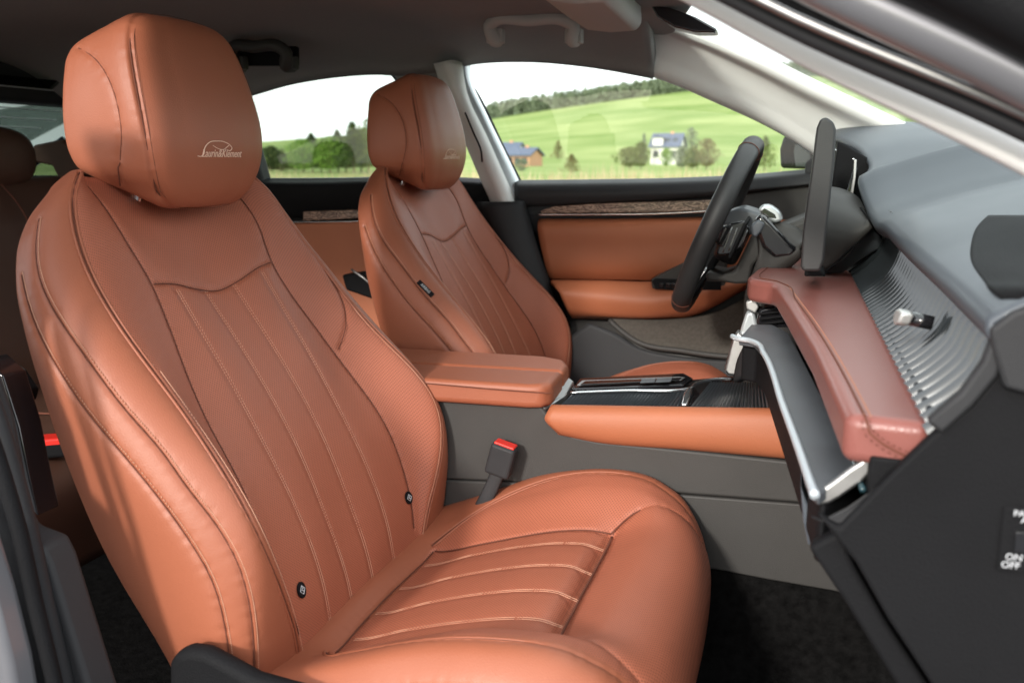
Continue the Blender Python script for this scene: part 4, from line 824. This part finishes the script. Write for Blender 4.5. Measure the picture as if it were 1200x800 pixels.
# ribbed tray lids
def ribbed(name, quad, z, n_, m):
    """slatted lid: quad corners near-left, near-right, far-right, far-left"""
    q = [atz(x, y, z) for x, y in quad]; q = [np.array((p[0], max(p[1], 1.224), p[2])) for p in q]; mb = MB()
    for k in range(n_):
        u0, u1 = (k+.10)/n_, (k+.90)/n_; g = lambda u, v: (q[0]*(1-u)+q[1]*u)*(1-v)+(q[3]*(1-u)+q[2]*u)*v
        P = [g(u0, 0), g(u1, 0), g(u1, 1), g(u0, 1)]; um = [g((u0+u1)/2, 0)+np.array((0, 0, .0022)), g((u0+u1)/2, 1)+np.array((0, 0, .0022))]
        V = P+um+[p-np.array((0, 0, .008)) for p in P]
        mb.add(V, [[0, 4, 5, 3], [4, 1, 2, 5], [0, 1, 4], [3, 5, 2], [6, 7, 1, 0], [9, 8, 2, 3], [7, 8, 2, 1], [6, 9, 3, 0], [6, 7, 8, 9]])
    return mb.build(name, m, co)
rib = mat('ribbed_slats', (.045, .052, .060), .3, clear=.35)
ribbed('tray_lid', [(652, 479), (797, 479), (812, 457), (672, 460)], zt, 34, rib)
ribbed('tray_lid', [(806, 479), (1000, 482), (960, 448), (832, 448)], zt, 42, rib)
rod('chrome_rail', [atz(x, y, zt+.004) for x, y in ((668, 460), (740, 457.5), (802, 456.5), (808, 455), (816, 449), (836, 444.5), (862, 444))], .0026, MT['chrome'], co)
prism('tray_divider', [atz(x, y, zt+.002) for x, y in ((798, 479), (805, 479.5), (811, 461), (807, 458), (801, 466))], (0, 0, .008), MT['chrome'], co, .002)
prism('slot_surround', [atz(x, y, zt+.0) for x, y in ((670, 459), (801, 455), (812, 447), (801, 441), (680, 447))], (0, 0, .006), MT['gloss'], co, .002)
prism('slot', [atz(x, y, zt+.008) for x, y in ((676, 452), (798, 446), (803, 443), (796, 442), (682, 446.5))], (0, 0, .0015), MT['chrome_dull'], co, .001)
prism('slot_insert', [atz(x, y, zt+.010) for x, y in ((680, 451), (796, 445.5), (799, 443), (686, 447))], (0, 0, .0012), MT['gloss'], co, .0005)
for a1, b1 in ((750, 767), (768, 786)): prism('drive_switch', [atz(x, y, zt+.012) for x, y in ((a1, 449.2-(a1-750)*.04), (b1, 448.4-(a1-750)*.04), (b1+2, 444.5-(a1-750)*.04), (a1+2, 445.2-(a1-750)*.04))], (0, 0, .002), MT['inlay'], co, .0008)
# satin hinge bracket beside the armrest
prism('hinge_bracket', [at(638, 480, 1.218), at(634, 473, 1.218), at(654, 449, 1.30), at(664, 440, 1.35), at(673, 447, 1.35), at(662, 463, 1.26)], (0.0, 0, -.012), MT['chrome_dull'], co, .0025)
# armrest: two padded leather halves
na = [(-1.0, 1.198, .650), (-.37, 1.198, .650), (-.347, 1.203, .650), (-.337, 1.222, .650), (-.341, 1.2965, .650), (-1.0, 1.2965, .650)]
fa = [(-1.0, 1.2995, .650), (-.342, 1.2995, .650), (-.345, 1.345, .650), (-.360, 1.378, .650), (-.40, 1.398, .650), (-1.0, 1.42, .650)]
for q in (na, fa):
    pr_ = prism('armrest_pad', [(x, y, z-.012*(x < -.9)) for x, y, z in q], (0, 0, .036), MT['leather'], co, .009, 5)
rod('armrest_seam', [(-1.0, 1.1968, .664), (-.6, 1.1968, .676), (-.36, 1.1968, .676), (-.334, 1.2018, .675)], .0008, MT['seam'], co)
# ================================================================== DASHBOARD
da = thing('dashboard', 'dark dashboard with tan leather shelf, ribbed air vent and glovebox', 'dashboard', (.1, 1.34, .6))
Yn, Yf = .635, 2.0
# leather pad: boomerang-shaped shelf, rolled edges
xr_ = lambda y: np.interp(y, [.64, 1.53], [.089, .076]); xf_ = lambda y: np.interp(y, [.64, .9, 1.36], [.034, .014, -.040])
po = [(.089, .640), (.034, .646), (.014, .9), (-.014, 1.15), (-.036, 1.335), (-.044, 1.36), (-.062, 1.375), (-.078, 1.395), (-.082, 1.43), (-.076, 1.52), (-.060, 1.66), (-.035, 1.82), (-.008, 1.98), (.03, 1.98), (.05, 1.7), (.076, 1.53)]
prism('leather_pad', [(x, y, .792) for x, y in po], (0, 0, .035), MT['leather_dash'], da, .0085, 6)
sm = [(y_, xf_(y_)+.013) for y_ in (.645, .8, 1.0, 1.2, 1.34)]
rod('pad_seam', [(x, y_, .8275) for y_, x in sm]+[(-.046, 1.385, .8275), (-.058, 1.395, .8275), (-.064, 1.43, .8275), (-.060, 1.52, .8275), (-.044, 1.66, .8275)], .0009, MT['seam'], da)
mb = MB(); P = spline([(x+.004, y_, .8273) for y_, x in sm], .01); stitches(mb, P, np.tile((0, 0, 1.), (len(P), 1)), .0, .005, .0016, .0006); mb.build('pad_stitching', MT['thread_tan'], da)
es = spline([(.047, .6445, .8262), (.048, .6395, .820), (.058, .6392, .811), (.080, .6392, .801)], .004)
rod('pad_seam', es, .0008, MT['seam'], da)
mb = MB(); stitches(mb, es, np.tile((0, -1., 0), (len(es), 1)), .003, .0045, .0013, .0005); stitches(mb, es, np.tile((0, -1., 0), (len(es), 1)), -.003, .0045, .0013, .0005); mb.build('pad_stitching', MT['seam'], da)
# vent recess with vertical fins (one grille part)
def prof(y):  # profile of the grille surface from pad edge up to the dash-top edge
    xt = np.interp(y, [.62, 1.48], [.112, .088]); ztp = np.interp(y, [.62, 1.48], [.898, .930]); xb = xr_(y)
    return [(xb-.004, .822), (xb+.016, .838), (xb+.032, .857), (xb+.040, .878), ((xt+xb)/2+.038, (ztp-.012)), (xt+.020, ztp-.011)]
rowsG = [[(x+.017, y, z) for x, z in prof(y)] for y in (.63, .8, 1.0, 1.2, 1.4, 1.6)]
patch('grille_back', rowsG, MT['dark'], da, 20, 20, .004)
finm = mat('satin_grey_fins', (.030, .036, .040), .18, metal=.3, clear=.8)
mb = MB(); yk = .640
while yk < 1.56:
    w_ = .0044; pr = spline([(x, yk, z) for x, z in prof(yk)], .006); V = []; n_ = len(pr)
    nr_ = np.gradient(pr, axis=0); nr_ /= np.linalg.norm(nr_, axis=1)[:, None]; no = np.stack([-nr_[:, 2], nr_[:, 1]*0, nr_[:, 0]], 1)
    for p, q in zip(pr, no):
        V += [p-(0, w_, 0)-q*.016, p-(0, w_*.8, 0), p+q*.0050, p+(0, w_*.8, 0), p+(0, w_, 0)-q*.016]
    Fc = [[i*5+j, i*5+j+1, (i+1)*5+j+1, (i+1)*5+j] for i in range(n_-1) for j in range(4)]
    mb.add(V, Fc); yk += .0240
fo = mb.build('vent_fins', finm, da, True); smooth_by_angle(fo, 50)
# lower trim bead between pad and fins, and upper lip
rod('vent_lip', [(xr_(y)+.004, y, .826) for y in (.63, .9, 1.2, 1.56)], .003, MT['gloss'], da)
# vent knob
kp = atz(1066, 373, .872); kb = np.array(kp)
vk = thing('vent_knob', 'pearl white air vent slider on the ribbed grille', 'vent knob', tuple(kb))
kk = prism('grip', [kb+(0, -.011, -.006), kb+(.004, -.013, .006), kb+(.0, .0, .0095), kb+(-.002, .012, .006), kb+(-.003, .012, -.007), kb+(-.004, 0, -.010)], (-.014, -.002, .002), MT['knob'], vk, .003, 3); kk.scale = (.72, .72, .72)
rod('stem', [kb, kb+(.018, -.002, -.003)], .006, MT['gloss'], vk)
# dash top skin
edge = [(.112, .622, .900), (.106, .8, .907), (.098, 1.0, .914), (.093, 1.2, .921), (.085, 1.475, .932), (.079, 1.515, .950), (.073, 1.55, .972)]
rowsT = []
for x, y, z in edge:
    rowsT.append([(x+.012, y, z-.018), (x+.002, y, z-.010), (x, y, z), (x+.012, y, z+.010), (x+.06, y, z+.030), (x+.13, y, z+.052), (x+.25, y, z+.075), (x+.45, y, z+.07)])
for x, y, z in [tuple(at(1012, 207, 1.60)), tuple(at(1018, 195, 1.66)), tuple(at(1010, 180, 1.74)), tuple(at(995, 169, 1.84)), tuple(at(978, 161, 1.95)), tuple(at(966, 156, 2.04))]:
    rowsT.append([(x+.012, y, z-.014), (x+.002, y, z-.008), (x, y, z), (x+.012, y, z+.006), (x+.06, y, z+.016), (x+.13, y, z+.022), (x+.25, y, z+.012), (x+.45, y, z-.02)])
tpad = patch('top_pad', rowsT, MT['dash'], da, 120, 60, .004)
prism('far_end_panel', [(-.02, 2.035, .60), (-.01, 2.035, 1.0), (.06, 2.035, 1.05), (.5, 2.035, 1.02), (.5, 2.035, .5), (.0, 2.035, .5)], (0, .03, 0), MT['plastic'], da, .004)
prism('inner_bulkhead', [(.17, .66, .35), (.17, 2.03, .35), (.17, 2.03, .93), (.15, 1.5, .885), (.15, .66, .86)], (.02, 0, 0), MT['dark'], da, 0)
# dark recess and instrument screen
V = pix([(975, 165), (985, 170), (1018, 190), (1021, 198), (1012, 210), (1003, 240), (975, 262), (962, 262)], 1.70)
prism('instrument_recess', [(p[0]+.010, 1.70, p[2]) for i_, p in enumerate(V)], (0, .30, 0), MT['dark'], da, .004)
prism('instrument_screen', [(.05, 1.62, .90), (.056, 1.62, .90), (.075, 1.62, .99), (.069, 1.62, .99)], (0, .22, 0), MT['screen'], da, .0015)
prism('screen_rim', pix([(1001, 187), (1004, 187), (1003, 208), (999, 232), (996, 230), (1000, 206)], 1.60), (0, .01, 0), MT['chrome_dull'], da, .0008)
rod('hood_trim', pix([(975, 174, 1.75), (990, 182, 1.72), (1001, 187, 1.70)], 1.7), .002, MT['chrome'], da)
# grey cowl below the instruments behind the screen
patch('instrument_cowl', [pix([(968, 222), (985, 225), (1003, 235), (1010, 250)], 1.60), pix([(962, 235), (985, 240), (1008, 250), (1018, 262)], 1.50), pix([(960, 265), (985, 268), (1010, 268), (1019, 263)], 1.45), pix([(955, 318), (965, 318), (990, 295), (1019, 265)], 1.46)], MT['grey'], da, 20, 24, .006)
patch('wood_grain_fascia', [pix([(962, 319), (990, 298), (1019, 266)], 1.49), pix([(980, 322), (1010, 300), (1040, 285)], 1.52)], MT['inlay'], da, 10, 10, .004)
rod('cowl_edge', pix([(955, 322), (970, 316), (990, 298), (1008, 280), (1020, 263), (1008, 243)], 1.45), .0015, MT['dark'], da)
# decorative tray below the pad
tz = .770
tray = [atz(x, y, tz) for x, y in ((866, 396), (884, 399), (895, 411), (942, 538), (953, 572), (960, 577), (985, 562), (1006, 546), (925, 390), (905, 380), (880, 380))]
prism('trim_shelf', [(p[0], p[1], tz-.010) for p in tray], (0, 0, .010), MT['inlay'], da, .002)
prism('shelf_underside', [(p[0]+.004, p[1]+.010, tz-.060) for p in tray], (0, 0, .049), MT['dark'], da, .006)
rod('chrome_edge', [atz(x, y, tz) for x, y in ((858, 394), (866, 397), (878, 399), (886, 402), (895, 414), (918, 476), (941, 539), (950, 566), (955, 580))], .0036, MT['edge'], da, 12, .004)
prism('chrome_end', pix([(950, 571), (957, 593), (972, 590), (986, 582), (1010, 565), (1029, 545), (1014, 537), (996, 549), (975, 565), (962, 574)], .652), (0, .006, 0), MT['chrome_dull'], da, .0022, 4)
rod('light_strip', [(.049, .645, tz+.004), (.036, .9, tz+.004), (.020, 1.2, tz+.004)], .0022, mat('teal_gloss', (.02, .05, .06), .15, clear=.6), da)
prism('shelf_wall', [(.052, .64, tz), (.022, 1.2, tz), (.09, 1.30, tz), (.10, .64, tz)], (0, 0, .03), MT['dark'], da, .002)
# vents and knob under the wing
prism('centre_vent', pix([(886, 376), (890, 362), (912, 357), (930, 366), (936, 384), (905, 384), (888, 388)], 1.42), (.0, .08, 0), MT['gloss'], da, .004)
for q in (0, 6, 12): rod('vent_blade', pix([(890, 368+q, 1.41), (922, 364+q, 1.41)], 1.41), .0018, MT['dark'], da)
prism('vent_slider', pix([(874, 354), (886, 350), (889, 360), (885, 367), (875, 362)], 1.41), (0, .015, 0), MT['knob'], da, .002)
rod('vent_slider_stem', pix([(884, 360, 1.42), (896, 366, 1.44)], 1.42), .006, MT['gloss'], da)
prism('centre_bezel', pix([(868, 385), (874, 366), (884, 364), (888, 388), (904, 390), (906, 398), (880, 402), (866, 398)], 1.43), (0, .05, 0), MT['paint_light'], da, .005, 4)
prism('metal_bracket', pix([(852, 440), (848, 434), (858, 398), (864, 388), (872, 394), (884, 402), (880, 412), (868, 442)], 1.42), (0, .03, 0), MT['chrome_dull'], da, .005, 4)
patch('centre_support', [pix([(866, 448), (872, 420), (885, 400), (905, 402)], 1.39), pix([(890, 446), (905, 432), (918, 415), (925, 405)], 1.30), pix([(925, 456), (940, 450), (945, 440), (930, 405)], 1.27)], MT['plastic'], da, 14, 14, .01)
# glovebox / lower dash
prism('grille_end_frame', pix([(1086, 494), (1104, 509), (1141, 476), (1170, 441), (1187, 392), (1166, 386), (1152, 424), (1126, 460)], .622), (0, .012, 0), MT['plastic'], da, .003)
prism('top_pad_end', [(.113, .618, .897), (.125, .618, .909), (.17, .618, .929), (.24, .618, .950), (.40, .618, .97), (.40, .618, .80), (.125, .618, .86), (.116, .618, .885)], (0, .012, 0), MT['plastic'], da, .003)
gb = pix([(957, 602), (984, 618), (1040, 560), (1096, 507), (1140, 474), (1168, 440), (1184, 400), (1190, 386), (1215, 384), (1500, 420), (1600, 1100), (1250, 1100), (1140, 880), (1090, 800), (1040, 725), (1003, 660)], .628)
prism('side_panel', gb, (0, .012, 0), MT['dark'], da, .003)
ub = pix([(951, 606), (964, 610), (992, 597), (1040, 564), (1066, 544), (1096, 505), (1096, 509), (1040, 563), (985, 621), (972, 614)], .634)
prism('shelf_end_block', ub, (0, .004, 0), MT['plastic'], da, .004)
le = pix([(947, 642), (976, 626), (984, 624), (1001, 664), (1038, 729), (1086, 802), (1136, 884), (1100, 900), (1050, 802), (990, 706)], .640)
prism('glovebox_edge', le, (0, .015, 0), MT['dark'], da, .004)
lb = pix([(938, 568), (946, 590), (972, 612), (976, 624), (947, 640), (941, 610)], .715)
prism('lower_trim_edge', lb, (0, .56, 0), MT['dash'], da, .003)
gx = [[(x_, y, z_) for y in (.655, 1.0, 1.27)] for x_, z_ in [(P_[0]+.003, P_[2]) for P_ in pix([(950, 640), (990, 706), (1050, 802), (1100, 900), (1150, 1000)], .655)]]
patch('glovebox_door', gx, MT['dark'], da, 24, 20, .01)
# airbag switch plate on the dash end
pl = pix([(1176, 592), (1230, 596), (1222, 672), (1167, 667)], .6275)
pla = prism('airbag_switch', pl, (0, -.002, 0), MT['dark'], da, .001)
ex = np.array(pl[1])-np.array(pl[0]); ex /= np.linalg.norm(ex); ey = np.array(pl[0])-np.array(pl[3]); ey /= np.linalg.norm(ey)
def word(txt, px_, py_, size, nm='printed_word'):
    V, Fc = text_mesh(txt, size); o0 = at(px_, py_, .6240); obj(nm, [o0+ex*(v[0]-V[:, 0].min())+ey*v[1]+np.array((0, -.0003-v[2], 0)) for v in V], Fc, MT['white'], pla, smooth=False)
word('PASSENGER', 1188, 604, .0058); word('AIR BAG', 1196, 612, .0058); word('ON', 1178, 655, .0064); word('OFF', 1173, 664, .0064)
prism('switch_slot', pix([(1190, 622), (1215, 624), (1214, 648), (1188, 646)], .6250), (0, -.001, 0), MT['gloss'], pla, .0005)
# black sheet added on the dash top in place of a shadow or reflection
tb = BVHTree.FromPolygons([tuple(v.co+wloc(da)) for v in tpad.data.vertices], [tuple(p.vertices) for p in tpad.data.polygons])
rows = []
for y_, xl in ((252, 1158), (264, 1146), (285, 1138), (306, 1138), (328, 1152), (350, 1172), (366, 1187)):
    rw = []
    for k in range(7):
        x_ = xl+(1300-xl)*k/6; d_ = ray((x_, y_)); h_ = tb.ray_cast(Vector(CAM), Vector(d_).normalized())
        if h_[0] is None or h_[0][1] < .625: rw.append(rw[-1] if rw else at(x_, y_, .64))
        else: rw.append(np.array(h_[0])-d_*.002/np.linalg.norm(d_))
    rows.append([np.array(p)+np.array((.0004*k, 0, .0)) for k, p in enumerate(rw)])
patch('shade_sheet', rows, MT['dark'], da, 24, 24, -.003)
# ------------------------------------------------------------------ touchscreen
ts = thing('touchscreen', 'thin freestanding black touchscreen seen edge on above the leather shelf', 'screen', (.01, 1.35, .85))
e0 = [(961, 318), (941, 318), (938, 312), (941, 270), (951, 200), (957, 150), (961, 140), (968, 137), (977, 143), (980, 152), (978, 190), (970, 262), (966, 305)]
V = pix(e0, 1.20)
prism('casing', V, (0, .31, 0), MT['rim'], ts, .008, 6)
fr = pix([(942, 316), (939.5, 311), (942.5, 270), (952.5, 200), (958, 152), (959.3, 149), (958, 160), (953.6, 200), (943.6, 270), (941, 312)], 1.199)
prism('display', [np.array(p)+np.array((-.0012, .004, 0)) for p in fr], (0, .30, 0), MT['screen'], ts, .0005)
prism('stand', pix([(944, 316), (962, 316), (968, 324), (942, 324)], 1.30), (0, .10, 0), MT['dark'], ts, .003)
# ------------------------------------------------------------------ steering wheel
whc = (at(887, 162, YD)+at(797, 362, YD))/2; wax = at(887, 162, YD)-at(797, 362, YD); wr = np.linalg.norm(wax)/2-.012; wax /= np.linalg.norm(wax)
yv = np.array((0, 1., 0)); wn = np.cross(wax, yv)      # axis of the wheel, pointing forwards and down
if wn[0] < 0: wn = -wn
st = thing('steering_wheel', 'black leather steering wheel seen from the side', 'steering wheel', tuple(whc))
nt_ = 96; V = []; Fc = []
for i in range(nt_):
    a = 2*math.pi*i/nt_; rad = math.cos(a)*wax+math.sin(a)*yv; flat = 1.0 if math.cos(a) > -.8 else 1.0
    c = whc+rad*wr
    for j in range(16):
        b = 2*math.pi*j/16; V.append(c+.0155*math.cos(b)*rad+.0185*math.sin(b)*wn)
Fc = [[i*16+j, i*16+(j+1) % 16, ((i+1) % nt_)*16+(j+1) % 16, ((i+1) % nt_)*16+j] for i in range(nt_) for j in range(16)]
rm = obj('rim', V, Fc, MT['rim'], st)
for a in (.42, -.42, 2.6, -2.6):
    mb = MB()
    rad = math.cos(a)*wax+math.sin(a)*yv; c = whc+rad*wr; ringp = [c+.0160*math.cos(b)*rad+.0190*math.sin(b)*wn for b in np.linspace(0, 2*math.pi, 20)]; mb.add(*tube(ringp, .0007, 4, False)); mb.build('rim_seam', MT['seam'], rm)
# hub, spokes
def disc(c, ax_, r, th, n_=40, sq=1.0):
    return [c+r*(math.cos(a)*wax*sq+math.sin(a)*yv) for a in np.linspace(0, 2*math.pi, n_, endpoint=False)], ax_*th
P_, v_ = disc(whc+wn*.015-wax*.01, wn, .062, .045, sq=.75); prism('airbag_hub', P_, v_, MT['plastic'], st, .012, 5)
for s_ in (-1, 1):
    a0 = whc+wn*.02; sp_ = [a0+yv*s_*.045+wax*.022, a0+yv*s_*(wr-.008)-wn*.014+wax*.020, a0+yv*s_*(wr-.008)-wn*.014-wax*.012, a0+yv*s_*.045-wax*.03]
    s0 = prism('spoke', sp_, wn*.016, MT['gloss'], st, .004)
    pdl = prism('shift_paddle', [p+wn*.026 for p in (a0+yv*s_*.07+wax*.045, a0+yv*s_*.13+wax*.035, a0+yv*s_*.13-wax*.03, a0+yv*s_*.07-wax*.04)], wn*.006, MT['dark'], st, .002)
    for k in range(4):
        rod('spoke_fin', [a0+yv*s_*(.075+.018*k)+wax*.018-wn*.008, a0+yv*s_*(.07+.018*k)-wax*.02-wn*.004], .0018, MT['chrome_dull'], s0, 8)
sp_ = [whc+wn*.02-wax*.03+yv*.02, whc-wax*(wr-.01)+yv*.028, whc-wax*(wr-.01)-yv*.028, whc+wn*.02-wax*.03-yv*.02]
lsp = prism('lower_spoke', sp_, wn*.014, MT['dark'], st, .004)
rod('spoke_inlay', [whc-wax*(wr-.02)-yv*.030+wn*.004, whc-wax*.075-yv*.026+wn*.016], .0022, MT['chrome'], lsp, 8)
# vented shroud, stalks, column
sc = thing('steering_column', 'grey steering column shroud with wiper and gear stalks', 'steering column', tuple(whc+wn*.12))
prism('lower_shroud', pix([(826, 326), (829, 318), (845, 322), (860, 318), (884, 268), (893, 300), (882, 312), (878, 332), (862, 333), (845, 330), (832, 330)], 1.66), (0, .12, 0), MT['grey'], sc, .008, 4)
prism('upper_shroud', pix([(846, 262), (852, 248), (868, 243), (885, 248), (905, 256), (900, 268), (886, 276), (868, 274), (850, 272)], 1.66), (0, .12, 0), MT['inlay'], sc, .006, 4)
prism('vented_pod', pix([(838, 298), (846, 276), (854, 262), (872, 258), (879, 268), (872, 288), (860, 298), (844, 300)], 1.63), (0, .04, 0), MT['gloss'], sc, .004)
for k in range(4): rod('pod_rib', pix([(847+7*k, 296-k*2, 1.628), (858+6*k, 266+1.2*k, 1.628)], 1.628), .0011, MT['chrome_dull'], sc, 6)
prism('wiper_stalk', pix([(885, 266), (884, 256), (893, 250), (905, 262), (925, 284), (936, 292), (928, 302), (907, 303), (893, 290)], 1.55), (0, .05, 0), MT['gloss'], sc, .007, 4)
prism('stalk_cap', pix([(881, 276), (880, 264), (888, 257), (897, 262), (892, 272), (886, 279)], 1.545), (0, .06, 0), MT['dash'], sc, .006, 4)
prism('gear_stalk', pix([(888, 246), (893, 240), (903, 240), (914, 248), (918, 258), (908, 262), (897, 256)], 1.58), (0, .04, 0), MT['paint_light'], sc, .005, 4)
prism('stalk_switch', pix([(891, 248), (896, 244), (908, 251), (910, 256), (900, 255)], 1.578), (0, .01, 0), MT['gloss'], sc, .001)
patch('column_side', [pix([(884, 262), (905, 262), (930, 270), (945, 285)], 1.60), pix([(888, 300), (900, 310), (925, 300), (940, 292)], 1.56), pix([(874, 345), (885, 350), (900, 330), (920, 310)], 1.58)], MT['grey'], sc, 14, 14, .01)
prism('knee_panel', pix([(872, 350), (880, 300), (905, 270), (955, 250), (975, 330), (930, 420), (868, 420)], 1.75), (0, .2, 0), MT['grey'], da, .01)
